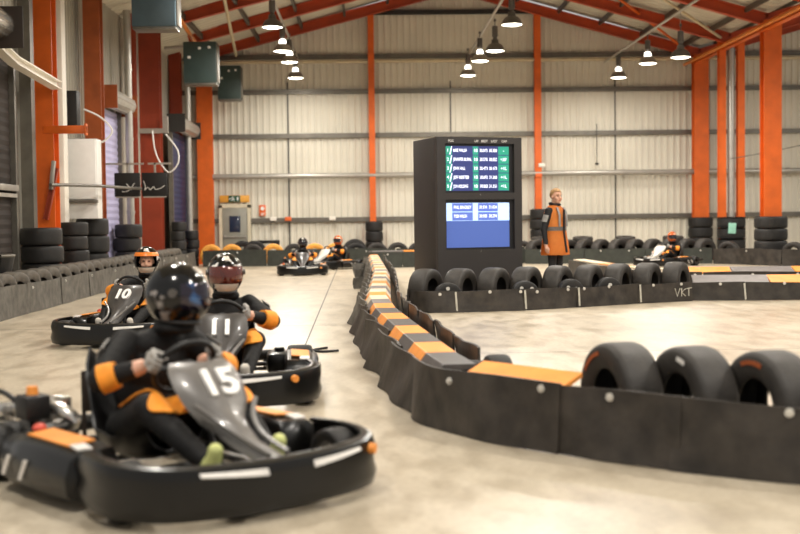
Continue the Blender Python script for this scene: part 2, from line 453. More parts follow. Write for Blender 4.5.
# rafters, one beam each side of the ridge per frame
def rafter(y, xa, za, xb, zb, label, m='orange_steel', d=.30, w=.18):
    bm = nb(); ibeam(bm, (xa, y, za), (xb, y, zb), w, d, (0, 0, 1), .022)
    tag(obj('roof_rafter', bm, M[m], smooth=False), label, 'rafter')
for y, nm, m in ((37.2, 'against the back wall', 'orange_steel'), (34.1, 'second from the back wall', 'rafter'), (30.9, 'third from the back wall', 'orange_steel'), (27.8, 'fourth from the back wall', 'red_steel')):
    zc = 6.42
    rafter(y, -4.98, zc, RX, RZ-.08, 'orange sloping roof rafter left of the ridge, %s' % nm, 'rafter')
    rafter(y, RX, RZ-.08, VX, zc-.1, 'orange sloping roof rafter right of the ridge, %s' % nm, 'rafter')
    rafter(y, VX, zc-.1, VX+7.6, RZ-.08, 'orange roof rafter rising right from the valley, %s' % nm, 'rafter')
# purlins on the rafters
k = 0
for i in range(6):
    x = -4.6 + i*1.32
    bm = nb(); z = RZ+.07-(RX-x)*.283
    box(bm, (x, 26, z), (.07, 23, .14)); tag(obj('roof_purlin', bm, M['purlin'], smooth=False), 'dark roof purlin on the left slope, %s up from the eaves' % ORD[i], 'purlin')
for i in range(6):
    x = 9.8 - i*1.28
    bm = nb(); z = RZ+.07-(x-RX)*.283
    box(bm, (x, 26, z), (.07, 23, .14)); tag(obj('roof_purlin', bm, M['purlin'], smooth=False), 'dark roof purlin on the slope above the kiosk side, %s up from the valley' % ORD[i], 'purlin')
for i in range(3):
    x = 10.9 + i*1.3
    bm = nb(); z = VZ+.2+(x-VX)*.283
    box(bm, (x, 26, z), (.07, 23, .14)); tag(obj('roof_purlin', bm, M['purlin'], smooth=False), 'dark purlin of the far right roof, %s from the valley' % ORD[i], 'purlin')
# pipes along the valley and wind braces
bm = nb(); ibeam(bm, (VX-.1, 18, 6.12), (VX-.1, 37.3, 6.12), .16, .2, (0, 0, 1)); tag(obj('valley_beam', bm, M['orange_steel'], smooth=False), 'orange beam joining the tops of the right-hand columns', 'beam')
bm = nb(); cyl(bm, (VX-.45, 18, 6.0), (VX-.45, 37.3, 6.0), .045, n=10); tag(obj('valley_pipe', bm, M['orange_pipe']), 'thin orange-brown pipe running beside the right-hand valley beam', 'pipe')
def brace(p, q, r, m, label):
    bm = nb(); cyl(bm, p, q, r, n=10); tag(obj('wind_brace', bm, M[m]), label, 'brace')
brace((-3.35, 28.5, 6.75), (-3.95, 36.9, 6.35), .045, 'cream_pipe', 'cream diagonal brace rod slanting down to the upper left of back wall')
brace((-4.3, 25.5, 6.2), (-4.3, 31.5, 5.75), .05, 'orange_pipe', 'orange diagonal pipe between the two upper left heater boxes')
brace((5.4, 30.9, 7.75), (9.9, 37.0, 6.4), .04, 'orange_steel', 'thin orange diagonal brace under the right roof slope')
brace((7.1, 30.9, 7.25), (10.1, 34.1, 6.35), .04, 'cream_pipe', 'cream diagonal brace rod near the valley on the right')

# ------------------------------------------------------------------ high-bay lamps
def make_lamp(name, label, lit):
    t = thing(name, label, 'ceiling lamp', group='high-bay lamps hanging in three rows')
    bm = nb(); lathe(bm, [(.02, .62), (.07, .60), (.075, .36), (.05, .33), (.05, .30)], 20); obj('ballast_housing', bm, M['lampgrey'], t)
    bm = nb(); lathe(bm, [(.05, .30), (.085, .27), (.09, .20), (.1, .17)], 20); obj('lamp_neck', bm, M['neckglow' if lit else 'lampgrey'], t)
    bm = nb(); lathe(bm, [(.10, .18), (.16, .15), (.21, .08), (.235, 0), (.245, -.012), (.23, -.012), (.205, .07), (.15, .14), (.10, .165)], 32, closed=True)
    obj('reflector', bm, M['reflector' if lit else 'lampgrey'], t)
    bm = nb(); lathe(bm, [(.001, -.03), (.14, -.025), (.222, -.005), (.222, .005), (.001, .005)], 32); obj('lens', bm, M['lampglow'], t)
    bm = nb(); tube(bm, [(0, 0, .62), (0, 0, .74)], .012, 8); lathe(bm, [(.03, .72), (.03, .78)], 10); obj('hook', bm, M['lampgrey'], t)
    return t
dark = make_lamp('high_bay_lamp', '', False); lit = make_lamp('high_bay_lamp', '', True)
LAMPS = [(-2.12, 27.6, 5.70, 0, 'nearest grey hanging lamp of the left row'), (-2.1, 30.6, 5.58, 1, 'second hanging lamp of the left row'),
         (-2.08, 33.0, 5.62, 1, 'third hanging lamp of the left row'), (-2.08, 35.6, 5.50, 1, 'farthest, lowest hanging lamp of the left row'),
         (3.28, 27.0, 5.62, 0, 'nearest grey hanging lamp of the middle row, above the kiosk'), (3.2, 29.8, 5.43, 0, 'second hanging lamp of the middle row, dark housing'),
         (3.05, 32.2, 5.50, 1, 'third hanging lamp of the middle row, glowing neck'), (2.98, 35.2, 5.48, 1, 'farthest hanging lamp of the middle row'),
         (7.4, 28.2, 5.02, 0, 'nearest hanging lamp of the right row'), (7.42, 31.6, 5.32, 1, 'middle hanging lamp of the right row'), (7.4, 35.2, 5.38, 1, 'farthest hanging lamp of the right row')]
ud = ul = False
for x, y, z, on, lb in LAMPS:
    src = lit if on else dark
    if (on and not ul) or (not on and not ud):
        src.location = (x, y, z); src['label'] = lb
        if on: ul = True
        else: ud = True
    else: dup(src, (x, y, z), 0, lb)
for x, z, lb in ((-2.1, 6.32, 'left'), (3.15, 6.3, 'middle'), (7.4, 6.1, 'right')):
    bm = nb(); cyl(bm, (x, 16, z), (x, 37.3, z), .035, n=10)
    for L_ in LAMPS:
        if abs(L_[0]-x) < .3: cyl(bm, (L_[0], L_[1], L_[2]+.76), (x, L_[1], z), .008, n=6)
    tag(obj('lamp_trunking', bm, M['pipe']), 'grey conduit carrying the %s row of hanging lamps' % lb, 'conduit')

# ------------------------------------------------------------------ doors and fittings on the back wall
t = thing('door_1', 'grey exit door with dark window in a cream frame on back wall', 'door', (-4.13, 37.45, 0)); t['kind'] = 'structure'
bm = nb()
for s in (-1, 1): box(bm, (s*.44, 0, .9), (.1, .14, 1.82))
box(bm, (0, 0, 1.78), (.98, .14, .12)); obj('door_frame', bm, M['door_frame'], t, smooth=False)
bm = nb(); box(bm, (0, -.01, .87), (.76, .08, 1.70), bev=.01); d = obj('door_leaf', bm, M['door_grey'], t)
bm = nb(); box(bm, (0, -.06, 1.22), (.34, .03, .5), bev=.008); obj('door_window', bm, M['glass_d'], d)
bm = nb(); cyl(bm, (-.34, -.1, .82), (.34, -.1, .82), .022, n=10); box(bm, (-.32, -.07, .82), (.06, .05, .1)); box(bm, (.32, -.07, .82), (.06, .05, .1)); obj('push_bar', bm, M['pipe'], d)
t = thing('exit_sign', 'amber board with green running-man exit sign above the grey door', 'sign', (-4.13, 37.42, 2.0))
bm = nb(); box(bm, (0, 0, 0), (.92, .06, .22), bev=.008); obj('board', bm, M['sign_o'], t)
bm = nb(); box(bm, (0, -.04, 0), (.36, .03, .2), bev=.004); p = obj('green_panel', bm, M['sign_g'], t)
bm = nb()
mx = Matrix.Translation((-.03, -.058, 0)) @ Matrix.Rotation(PI/2, 4, 'X')
lathe(bm, [(.016, 0), (.016, .004)], 12, mx @ Matrix.Translation((-.02, .062, 0)))
for poly in ([(-.045, .04), (-.01, .045), (.0, -.005), (-.03, -.01)], [(-.03, -.005), (0, -.005), (.035, -.03), (.03, -.075), (.015, -.075), (.015, -.04)],
             [(-.03, -.01), (-.01, -.02), (-.04, -.06), (-.08, -.06), (-.08, -.045), (-.05, -.042)], [(-.01, .04), (.005, .03), (.04, .005), (.03, -.005)], [(-.04, .04), (-.075, .03), (-.085, .0), (-.07, -.002), (-.06, .02)]):
    prism(bm, poly, .004, mx)
prism(bm, [(.11, .05), (.15, .05), (.15, -.05), (.11, -.05)], .004, mx); prism(bm, [(-.14, .0), (-.10, .035), (-.10, -.035)], .004, mx)
obj('running_man_symbol', bm, M['white'], p, smooth=False)
t = thing('fire_notice', 'orange-red fire notice plate on the wall right of the exit door', 'sign', (-3.28, 37.5, 1.63))
bm = nb(); box(bm, (0, 0, 0), (.2, .02, .34), bev=.004); obj('plate', bm, M['sign_r'], t)
bm = nb(); cyl(bm, (0, -.012, .06), (0, -.018, .06), .06, n=20); box(bm, (0, -.013, -.09), (.13, .006, .02)); box(bm, (0, -.013, -.13), (.10, .006, .02)); obj('symbol', bm, M['white'], t)
for x, z, m, lb in ((-2.93, 1.36, 'cream_board', 'small cream junction box on the low rail near the fire notice'), (-2.47, 1.36, 'sign_r', 'small orange junction box on the low rail by the wall seam'),
                    (-1.1, 1.36, 'cream_board', 'small cream junction box on the low rail above the far karts'), (5.42, 2.93, 'cream_board', 'pale lamp box on the orange post above the marshal'),
                    (4.85+.47, 2.62, 'sign_r', 'small orange bracket where pipe crosses the post behind the marshal')):
    bm = nb(); box(bm, (x, BY-.33, z), (.2, .12, .12), bev=.015); cyl(bm, (x-.07, BY-.4, z), (x-.07, BY-.385, z), .015, n=8)
    tag(obj('junction_box', bm, M[m]), lb, 'junction box')
t = thing('wall_bench', 'low black box bench against the back wall beyond the barrier', 'bench', (-3.05, 36.9, 0))
bm = nb(); box(bm, (0, 0, .66), (.66, .3, .1), bev=.01); obj('top', bm, M['black'], t)
for s in (-1, 1):
    bm = nb(); box(bm, (s*.28, 0, .31), (.09, .28, .61)); obj('leg', bm, M['black'], t, smooth=False)
t = thing('hanging_lead', 'thin grey pull cord with weight hanging on back wall', 'cord', (7.15, 37.3, 0))
bm = nb(); cyl(bm, (0, 0, 4.2), (0, 0, 3.0), .012, n=6); obj('cord', bm, M['darksteel'], t)
bm = nb(); lathe(bm, [(.01, 3.0), (.06, 2.97), (.06, 2.93), (.01, 2.91)], 12); obj('weight', bm, M['darksteel'], t)

# ------------------------------------------------------------------ left wall fittings
def shutter(n, y0, y1, z1, m, label, zlow=0., x=BX0+.1, drum=True, plate='darksteel'):
    t = thing('door_%d' % n, label, 'door', (x, (y0+y1)/2, 0)); t['kind'] = 'structure'
    h = (y1-y0)/2; bm = nb()
    G = []
    z = zlow; k = 0
    while z < z1:
        G.append([(.015 if k % 2 else 0, -h+.05, z), (.015 if k % 2 else 0, h-.05, z)]); z += .075; k += 1
    sheet(bm, G, .01); obj('curtain', bm, M[m], t, smooth=False)
    bm = nb()
    for s in (-1, 1): box(bm, (.04, s*h, z1/2), (.12, .1, z1))
    obj('guide_rail', bm, M['girt'], t, smooth=False)
    if not drum: return t
    bm = nb(); cyl(bm, (.25, -h-.05, z1+.12), (.25, h+.05, z1+.12), .2, n=20); 
    for i in range(10):
        a = i*2*PI/10; cyl(bm, (.25+.2*math.cos(a), -h-.04, z1+.12+.2*math.sin(a)), (.25+.2*math.cos(a), h+.04, z1+.12+.2*math.sin(a)), .014, n=6)
    obj('roller_drum', bm, M['pipe'], t)
    bm = nb()
    for s in (-1, 1): box(bm, (.22, s*(h+.08), z1+.12), (.5, .03, .5))
    obj('end_plate', bm, M[plate], t, smooth=False)
    return t
t = shutter(2, 16.6, 19.9, 4.0, 'door_dark', 'tall dark brown roller shutter at the left edge of the hall', drum=False)
bm = nb(); box(bm, (.1, 0, 1.86), (.1, 3.2, .1), bev=.01); box(bm, (.09, 0, 1.74), (.05, 3.2, .06)); obj('cross_rail', bm, M['pipe'], t)
bm = nb(); tube(bm, [(.2, -.6, 3.6), (.2, -.6, 1.35)], .012, 6); lathe(bm, [(.01, 1.35), (.045, 1.33), (.05, 1.15), (.01, 1.1)], 12, Matrix.Translation((.2, -.6, 0))); obj('pull_chain', bm, M['cream_pipe'], t)
shutter(3, 26.3, 28.4, 3.9, 'door_lav', 'pale lavender roller shutter behind the black hanging panels', plate='brown_steel')
shutter(4, 33.3, 36.2, 3.9, 'door_blue', 'navy blue roller shutter between dark red column and grey downpipe', x=-5.45)
t = thing('shutter_motor', 'silver roller motor on brown plate, top left corner of the hall', 'motor', (-5.35, 18.0, 4.2))
bm = nb(); box(bm, (-.05, .12, 0), (.62, .05, .62), bev=.01); obj('mounting_plate', bm, M['door_dark'], t)
bm = nb(); cyl(bm, (-.05, -.75, .03), (-.05, .08, .03), .19, n=24)
for i in range(12): a = i*2*PI/12; cyl(bm, (-.05+.19*math.cos(a), -.7, .03+.19*math.sin(a)), (-.05+.19*math.cos(a), .05, .03+.19*math.sin(a)), .018, n=6)
obj('finned_drum', bm, M['silver'], t)
bm = nb(); ibeam(bm, (-5.75, 18.0, 4.22), (-5.55, 19.2, 3.85), .18, .14, (0, 0, 1)); ibeam(bm, (-5.55, 19.2, 3.85), (-5.35, 21.0, 3.66), .18, .14, (0, 0, 1))
tag(obj('bent_channel', bm, M['cream_board'], smooth=False), 'pale bent steel channel sloping down to the bright orange column', 'beam')
bm = nb(); box(bm, (-5.75, 20.6, 3.0), (.2, .22, 6.0)); tag(obj('wall_post', bm, M['girt'], smooth=False), 'grey steel post between brown shutter and bright orange column', 'post')
bm = nb(); box(bm, (-5.72, 22.6, 3.2), (.22, .3, 6.2), bev=.02); tag(obj('wall_post', bm, M['cream_board']), 'tall cream boxed post right of the bright orange column', 'post')
bm = nb(); box(bm, (-5.28, 21.25, 2.92), (.75, .1, .14), bev=.01); box(bm, (-4.92, 21.25, 2.92), (.03, .14, .2)); tag(obj('bracket_arm', bm, M['orange_steel']), 'short orange arm sticking out right from the bright orange column', 'bracket')
bm = nb(); ibeam(bm, (-5.62, 21.12, 1.35), (-5.42, 21.12, 2.25), .09, .09, (1, 0, 0)); tag(obj('knee_brace', bm, M['red_steel'], smooth=False), 'red slanting strut on the face of the bright orange column', 'brace')
bm = nb(); box(bm, (-5.47, 21.05, 2.12), (.07, .06, .5), (0, .12, 0), bev=.01); tag(obj('lever', bm, M['pipe']), 'grey steel lever clamped to the bright orange column', 'lever')
bm = nb(); tube(bm, [(-5.47, 20.9, 1.95), (-5.12, 22.6, 1.98), (-5.02, 24.5, 2.0), (-5.0, 27.6, 2.05)], .03, 8, sub=3); tag(obj('wall_handrail', bm, M['girt']), 'thin grey rail crossing in front of the white cabinet on the left wall', 'rail')
t = thing('wall_cabinet', 'white wall cabinet above the tyre stacks behind the left barrier', 'cabinet', (-5.58, 23.5, 1.37))
bm = nb(); box(bm, (0, .1, .77), (.72, .4, 1.54), bev=.01); obj('body', bm, M['white'], t)
bm = nb(); box(bm, (0, -.125, .95), (.68, .05, 1.14), bev=.006); d = obj('door', bm, M['white'], t)
bm = nb(); box(bm, (-.28, -.16, .8), (.03, .03, .14), bev=.005); obj('handle', bm, M['darksteel'], d)
bm = nb(); box(bm, (0, -.15, .33), (.74, .12, .06), bev=.006); obj('ledge', bm, M['girt'], t)
bm = nb(); box(bm, (-5.72, 23.4, 3.45), (.34, .3, .75), bev=.01); tag(obj('meter_box', bm, M['black']), 'black meter box on the wall above the white cabinet', 'box')
bm = nb(); box(bm, (-5.88+.02, 22.95, 3.5), (.06, .06, 1.0)); tag(obj('marker_post', bm, M['orange_pipe'], smooth=False), 'thin yellow strip on the wall beside the black meter box', 'strip')
for x, y, z1, lb in ((-5.52, 28.15, 6.2, 'grey downpipe in front of the narrow dark red column'), (-5.25, 35.6, 6.0, 'grey downpipe between the far dark red column and the orange corner column')):
    bm = nb(); cyl(bm, (x, y, 0), (x, y, z1), .085, n=14)
    for z in (1.5, 3.2, 4.8): cyl(bm, (x, y, z), (x, y, z+.06), .1, n=14)
    tag(obj('downpipe', bm, M['pipe']), lb, 'pipe')
for i, (x, sg, lb) in enumerate(((-5.28, 0, 'left black hanging panel with white handwritten scrawl, by the lavender shutter'), (-4.68, 1, 'right black hanging panel with white handwritten scrawl, before dark red column'))):
    t = thing('hanging_panel', lb, 'panel', (x, 26.6, 2.12), 0, 'black panels hung on the left wall')
    bm = nb(); box(bm, (0, 0, 0), (.56, .05, .52), bev=.008); obj('board', bm, M['black'], t)
    bm = nb(); box(bm, (0, -.01, -.275), (.5, .06, .03)); obj('lower_lip', bm, M['pipe'], t, smooth=False)
    bm = nb()
    if sg == 0:
        tube(bm, [(-.02, -.032, .02), (.05, -.032, -.05), (.09, -.032, -.12)], .008, 6, sub=4); tube(bm, [(.16, -.032, .03), (.06, -.032, -.1), (-.02, -.032, -.15), (-.12, -.032, -.15)], .008, 6, sub=4)
    else:
        tube(bm, [(-.24, -.032, .08), (-.2, -.032, -.05), (-.22, -.032, -.12), (-.14, -.032, -.06), (-.1, -.032, -.12), (-.02, -.032, -.05), (.02, -.032, -.11), (.14, -.032, -.08), (.22, -.032, -.02)], .008, 6, sub=5)
    obj('scrawl', bm, M['white'], t)
    bm = nb(); box(bm, (0, .05, .35), (.04, .04, .25)); box(bm, (-.25 if not sg else .1, .05, .46), (1.2 if not sg else .5, .04, .04)); obj('hanger', bm, M['pipe'], t, smooth=False)
def heater(x, y, z, w, h, m, label):
    t = thing('heater_box', label, 'heater box', (x, y, z), 0, 'enamel boxes under the left eaves')
    bm = nb(); box(bm, (0, 0, h/2), (w, .5, h), bev=.02); obj('casing', bm, M[m], t)
    bm = nb(); box(bm, (w/2+.012, 0, h/2), (.03, .44, h*.94), bev=.008); obj('side_flange', bm, M['girt'], t)
    bm = nb(); box(bm, (0, 0, -.02), (w*.98, .46, .05), bev=.01); obj('bottom_tray', bm, M['girt'], t)
    for dx, dz in ((-.24, .62), (0, .84), (.22, .86)):
        bm = nb(); box(bm, (dx*w/.75, -.26, dz*h), (.09*w, .02, .06*h), bev=.005); obj('badge', bm, M['white'], t)
    bm = nb(); tube(bm, [(-.9, .1, h*.9), (-.15*w, -.15, h*.92)], .04, 10); ell(bm, (-.15*w, -.17, h*.92), (.06, .06, .06)); obj('bracket_arm', bm, M['pipe'], t)
heater(-3.65, 21.2, 4.66, .76, .9, 'box_blue', 'blue-grey box under the roof, nearest and cut by the picture top')
heater(-4.05, 29.8, 4.68, .80, 1.0, 'box_green', 'dark blue-green box in the middle, before the dark red rafters')
heater(-4.05, 36.0, 4.92, .68, .98, 'box_green', 'farthest dark green box, against the back wall corner')
bm = nb(); box(bm, (-5.45, 30.6, 3.6), (.62, .1, .12)); box(bm, (-5.08, 30.6, 3.75), (.12, .1, .42)); tag(obj('pipe_bracket', bm, M['pipe'], smooth=False), 'grey angled bracket across the broad dark red column', 'bracket')
bm = nb(); tube(bm, [(-5.5, 23.6, 3.5), (-5.2, 23.7, 3.35), (-5.0, 23.8, 3.1), (-5.15, 23.8, 2.9), (-5.3, 23.8, 2.85)], .018, 6, sub=5); tag(obj('loose_cable', bm, M['white']), 'white cable loop hanging before the rusty orange-brown column', 'cable')
bm = nb(); tube(bm, [(-5.4, 30.5, 3.6), (-5.3, 30.4, 3.0), (-5.0, 30.3, 2.55), (-4.75, 30.3, 2.75), (-4.75, 30.3, 3.1), (-5.05, 30.4, 3.5)], .018, 6, sub=5); tag(obj('loose_cable', bm, M['white']), 'white cable loop drooping in front of the broad dark red column', 'cable')
t = thing('tub_chair', 'black curved chair by the brown shutter, cut by left edge', 'chair', (-5.45, 17.4, 0), -.5)
bm = nb()
G = [[(.27*math.sin(a)*(1+.1*k), .25*math.cos(a)*(1+.1*k), .45+.12*k) for k in range(4)] for a in [math.radians(-110+i*22) for i in range(11)]]
sheet(bm, G, .03); obj('backrest', bm, M['black'], t)
bm = nb(); tube(bm, [(p[3][0], p[3][1], .82) for p in G], .025, 8); obj('rim', bm, M['girt'], t)
bm = nb(); lathe(bm, [(.001, .44), (.26, .44), (.28, .47), (.25, .5), (.001, .5)], 24); obj('seat', bm, M['black'], t)
for a in (45, 135, 225, 315):
    bm = nb(); cyl(bm, (.18*math.cos(math.radians(a)), .18*math.sin(math.radians(a)), .45), (.25*math.cos(math.radians(a)), .25*math.sin(math.radians(a)), 0), .018, n=8); obj('leg', bm, M['girt'], t)

bm = nb(); tube(bm, [(10.3, 33.9, 2.9), (11.2, 33.0, 3.05), (12.6, 31.5, 3.35)], .012, 6, sub=3); box(bm, (11.0, 33.2, 3.02), (.12, .1, .1), bev=.02); tag(obj('loose_cable', bm, M['girt']), 'thin grey wire strung across behind the thick right orange column', 'cable')
# ------------------------------------------------------------------ tyres
TY = {}
def tyre_mesh(R, w, hole, m='tyre'):
    key = (R, w, hole, m)
    if key not in TY:
        bm = nb(); h = w/2
        prof = [(R*.90, -h*1.0), (R*.965, -h*.92), (R*.992, -h*.72), (R, -h*.35), (R, h*.35), (R*.992, h*.72), (R*.965, h*.92), (R*.90, h), (R*.78, h*1.04), (hole*1.12, h*.94), (hole, h*.84), (hole*1.02, h*.74),
                (R*.86, h*.82), (R*.93, h*.6), (R*.95, 0), (R*.93, -h*.6), (R*.86, -h*.82), (hole*1.02, -h*.74), (hole, -h*.84), (hole*1.12, -h*.94), (R*.78, -h*1.04)]
        lathe(bm, prof, 40, closed=True)
        TY[key] = to_mesh('tyre', bm, M[m], True, 50)
    return TY[key]
def stand(x, y, R, w, hole, rz, label, group=None, m='tyre', name='racing_tyre', lean=0.):
    o = link(name, tyre_mesh(R, w, hole, m), None, (x, y, R), (PI/2+lean, 0, rz)); return tag(o, label, 'tyre', group)
def lay(x, y, z, R, w, hole, label, group=None, m='tyre', tilt=(0, 0)):
    o = link('racing_tyre', tyre_mesh(R, w, hole, m), None, (x, y, z+w/2*1.04), (tilt[0], tilt[1], 0)); return tag(o, label, 'tyre', group)

# ------------------------------------------------------------------ rubber-faced barriers
def resample(pts, step):
    P = [V((p[0], p[1], 0)) for p in pts]; out = [P[0]]
    seg = smooth_path(P, 12)
    acc = 0
    for a, b in zip(seg, seg[1:]):
        acc += (b-a).length
        if acc >= step: out.append(b); acc = 0
    if (out[-1]-P[-1]).length > step*.4: out.append(P[-1])
    else: out[-1] = P[-1]
    return out
def rubber(pts, h, label, side=1, flare=.04, wob=.012, m='skirt', th=.018, bolts=(), seed=0, group=None, zc=None, strip=False, base=.001):
    """a sheet standing on edge along pts; side=+1 faces the right of the travel direction; bolts: (fraction, height)"""
    rd = random.Random(seed)
    P = resample(pts, .1); n = len(P); G = []; N = []
    ph = [rd.uniform(0, 6) for _ in range(4)]
    for i, p in enumerate(P):
        d = (P[min(i+1, n-1)]-P[max(i-1, 0)]).normalized(); nv = V((d.y, -d.x, 0))*side; N.append(nv)
        t_ = i/max(1, n-1); s = i*.1
        row = []
        for j in range(6):
            v = j/5
            off = flare*(1-v)**1.5 + wob*(math.sin(s*5+ph[0])*(1-v) + .6*math.sin(s*9+ph[1]+v*3))
            hh = h + .012*math.sin(s*3+ph[2])
            zz = base + (.002*math.sin(s*4+ph[3])+.002)*(1-v) + (hh-base)*v
            row.append(p+nv*off+V((0, 0, zz)))
        G.append(row)
    bm = nb(); sheet(bm, G, th); o = tag(obj('rubber_sheet', bm, M[m]), label, 'rubber sheet', group)
    for fr, z in bolts:
        i = min(n-1, int(fr*(n-1))); c = G[i][min(5, int(round(z/h*5)))] + V((0, 0, 0)); c = V((c.x, c.y, z)); nv = N[i]
        bm = nb(); cyl(bm, c+nv*.005, c+nv*.018, .022, n=14); cyl(bm, c+nv*.016, c+nv*.03, .011, n=6); obj('bolt', bm, M['washer'], o)
    if strip:
        for end in (0, -1):
            pass
    return o, P, N
def board(p, q, z, w, th, m, label, group=None, cap=.0, tilt=0.):
    """a painted board lying on the barrier from p to q; cap folds its long edges down"""
    p, q = V((*p, z)), V((*q, z)); d = (q-p).normalized(); s = V((d.y, -d.x, 0)); bm = nb(); rs = []
    for c in (p, q):
        if cap: sec = [(-w/2-cap*.8, -cap*1.1), (-w/2, 0), (w/2, 0), (w/2+cap*.8, -cap*1.1), (w/2+cap*.8-.02, -cap*1.1-.01), (w/2-.01, -th), (-w/2+.01, -th), (-w/2-cap*.8+.02, -cap*1.1-.01)]
        else: sec = [(-w/2, tilt/2), (w/2, -tilt/2), (w/2, -tilt/2-th), (-w/2, tilt/2-th)]
        rs.append(ring(bm, [c+s*a+V((0, 0, b)) for a, b in sec]))
    bridge(bm, rs)
    bmesh.ops.bevel(bm, geom=bm.edges[:], offset=.004, segments=1, affect='EDGES')
    return tag(obj('barrier_board', bm, M[m], smooth=False), label, 'board', group)

# -- near barrier on the right
near = [(.31, 7.78), (.335, 7.4), (.45, 7.06), (.7, 6.68), (1.02, 6.33)]
rubber(near, .37, 'dark rubber sheet curving round the near corner of the centre barrier', flare=.03, wob=.018, bolts=((.50, .31), (.95, .34)), seed=1)
rubber([(.985, 6.375), (1.03, 6.325), (1.28, 6.08), (1.54, 5.85)], .36, 'dark rubber sheet before the leftmost two of three large near tyres', flare=.03, wob=.016, bolts=((.55, .33),), seed=2)
rubber([(1.50, 5.885), (1.55, 5.835), (1.8, 5.65), (2.15, 5.42), (2.6, 5.15)], .36, 'dark rubber sheet at the right picture edge before the rightmost near tyre', flare=.03, wob=.016, bolts=((.42, .33),), seed=3)
board((.62, 7.06), (1.10, 6.44), .385, .15, .03, 'plank_o', 'long orange board on the near barrier left of the three large tyres', tilt=.06)
for i, (x, y, lb, mk) in enumerate(((1.38, 6.55, 'leftmost of the three large near tyres, orange smear on sidewall', 'plank_o'), (1.71, 6.30, 'middle of the three large near tyres, pale mark on sidewall', 'sticker'),
                                (2.04, 6.04, 'rightmost of the three large near tyres, cut by the picture edge', 'red'), (2.37, 5.78, 'beyond the picture edge at the end of the near row', 'red'))):
    t = thing('racing_tyre', 'wide black slick tyre, ' + lb, 'tyre', (x, y, .285), -math.radians(72), 'large tyres on the near barrier')
    link('tyre_body', tyre_mesh(.285, .22, .145, 'tyre_worn'), t, (0, 0, 0), (PI/2, 0, 0))
    bm = nb(); a0 = (100, 64, 70, 60)[i]; a1 = (150, 82, 112, 80)[i]
    G = [[V((rr_*math.cos(math.radians(a0+(a1-a0)*k/8)), -.1155-(.001 if rr_ < .23 else .0), rr_*math.sin(math.radians(a0+(a1-a0)*k/8)))) for rr_ in (.215, .238)] for k in range(9)]
    sheet(bm, G, .004); obj('sidewall_mark', bm, M[('brown_steel', 'sticker', 'brown_steel', 'sticker')[i]], t)
stand(.80, 7.46, .205, .14, .1, -1.42, 'small black tyre top poking up behind the long orange board', m='tyre')
lay(.62, 7.62, .0, .24, .16, .12, 'black tyre lying inside the near corner of the centre barrier', m='tyre')
lay(.62, 7.62, .17, .24, .16, .12, 'black tyre lying on another inside the near barrier corner', m='tyre')

# -- centre barrier running away from the camera
def cpath(y):                                        # left foot line
    K = [(7.0, .29), (7.7, .20), (9.5, .06), (12.1, -.13), (14.5, -.20), (18, -.14), (22, -.08), (27, -.12), (31, -.16), (33, -.16)]
    for (a, xa), (b, xb) in zip(K, K[1:]):
        if a <= y <= b: return xa+(xb-xa)*(y-a)/(b-a)
    return K[-1][1]
y = 7.30; k = 0; cyc = ['plank_d', 'plank_o']
no = ng = 0
while y < 31.3:
    L_ = .70
    m = cyc[k % 2] if y < 12.8 else ['plank_g', 'plank_c', 'plank_o', 'plank_c'][k % 4]
    o_ = .30 if y > 9 else .30
    nm = {'plank_o': 'orange', 'plank_d': 'dark grey', 'plank_c': 'worn cream', 'plank_g': 'grey'}[m]
    board((cpath(y)+o_, y+.01), (cpath(y+L_)+o_, y+L_-.01), .37, .20, .03, m, '%s capping board on the centre barrier ridge, %s from the near end' % (nm, ORD[k] if k < 25 else ORD[k-20]+' last'), cap=.085)
    y += L_; k += 1
ncap = k
y = 7.85; k = 0; rd = random.Random(5)
while y < 31.0:
    L_ = 1.15; y2 = min(y+L_, 31.3)
    tw = .03
    pts = [(cpath(y)+.15, y-.10), (cpath((y+y2)/2)+.12, (y+y2)/2-.04), (cpath(y2)+.05, y2+.03)]
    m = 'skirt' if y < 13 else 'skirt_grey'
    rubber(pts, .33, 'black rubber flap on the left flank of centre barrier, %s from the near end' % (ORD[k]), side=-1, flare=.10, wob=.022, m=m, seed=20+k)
    pts = [(cpath(y)+.56, y+.35), (cpath((y+y2)/2)+.56, (y+y2)/2+.35), (cpath(y2)+.56, y2+.35)]
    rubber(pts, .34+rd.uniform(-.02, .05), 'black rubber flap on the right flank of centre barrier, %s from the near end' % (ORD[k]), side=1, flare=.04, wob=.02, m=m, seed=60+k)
    y = y2; k += 1
for i, (pa, pb, h, lb) in enumerate((((-.10, 27.3), (-.36, 27.0), .30, 'farthest torn rubber flap sticking out left of the centre barrier'), ((-.06, 25.2), (-.30, 24.9), .27, 'second torn rubber flap left of the centre barrier'),
                                     ((-.06, 22.6), (-.28, 22.2), .22, 'nearest torn rubber flap left of the centre barrier')  )):
    o, P, N = rubber([pa, ((pa[0]+pb[0])/2, (pa[1]+pb[1])/2-.03), pb], h, lb, side=1, flare=-.05, wob=.03, m='skirt_grey', seed=300+i)
    o.name = 'torn_flap'; o['category'] = 'rubber flap'
bm = nb(); tube(bm, [(-.3, 11.5, .015), (-.45, 11.45, .012), (-.55, 11.6, .012), (-.42, 11.8, .012)], .012, 6, sub=4); tag(obj('loose_strap', bm, M['black']), 'thin dark strap lying on the floor left of the centre barrier', 'strap')

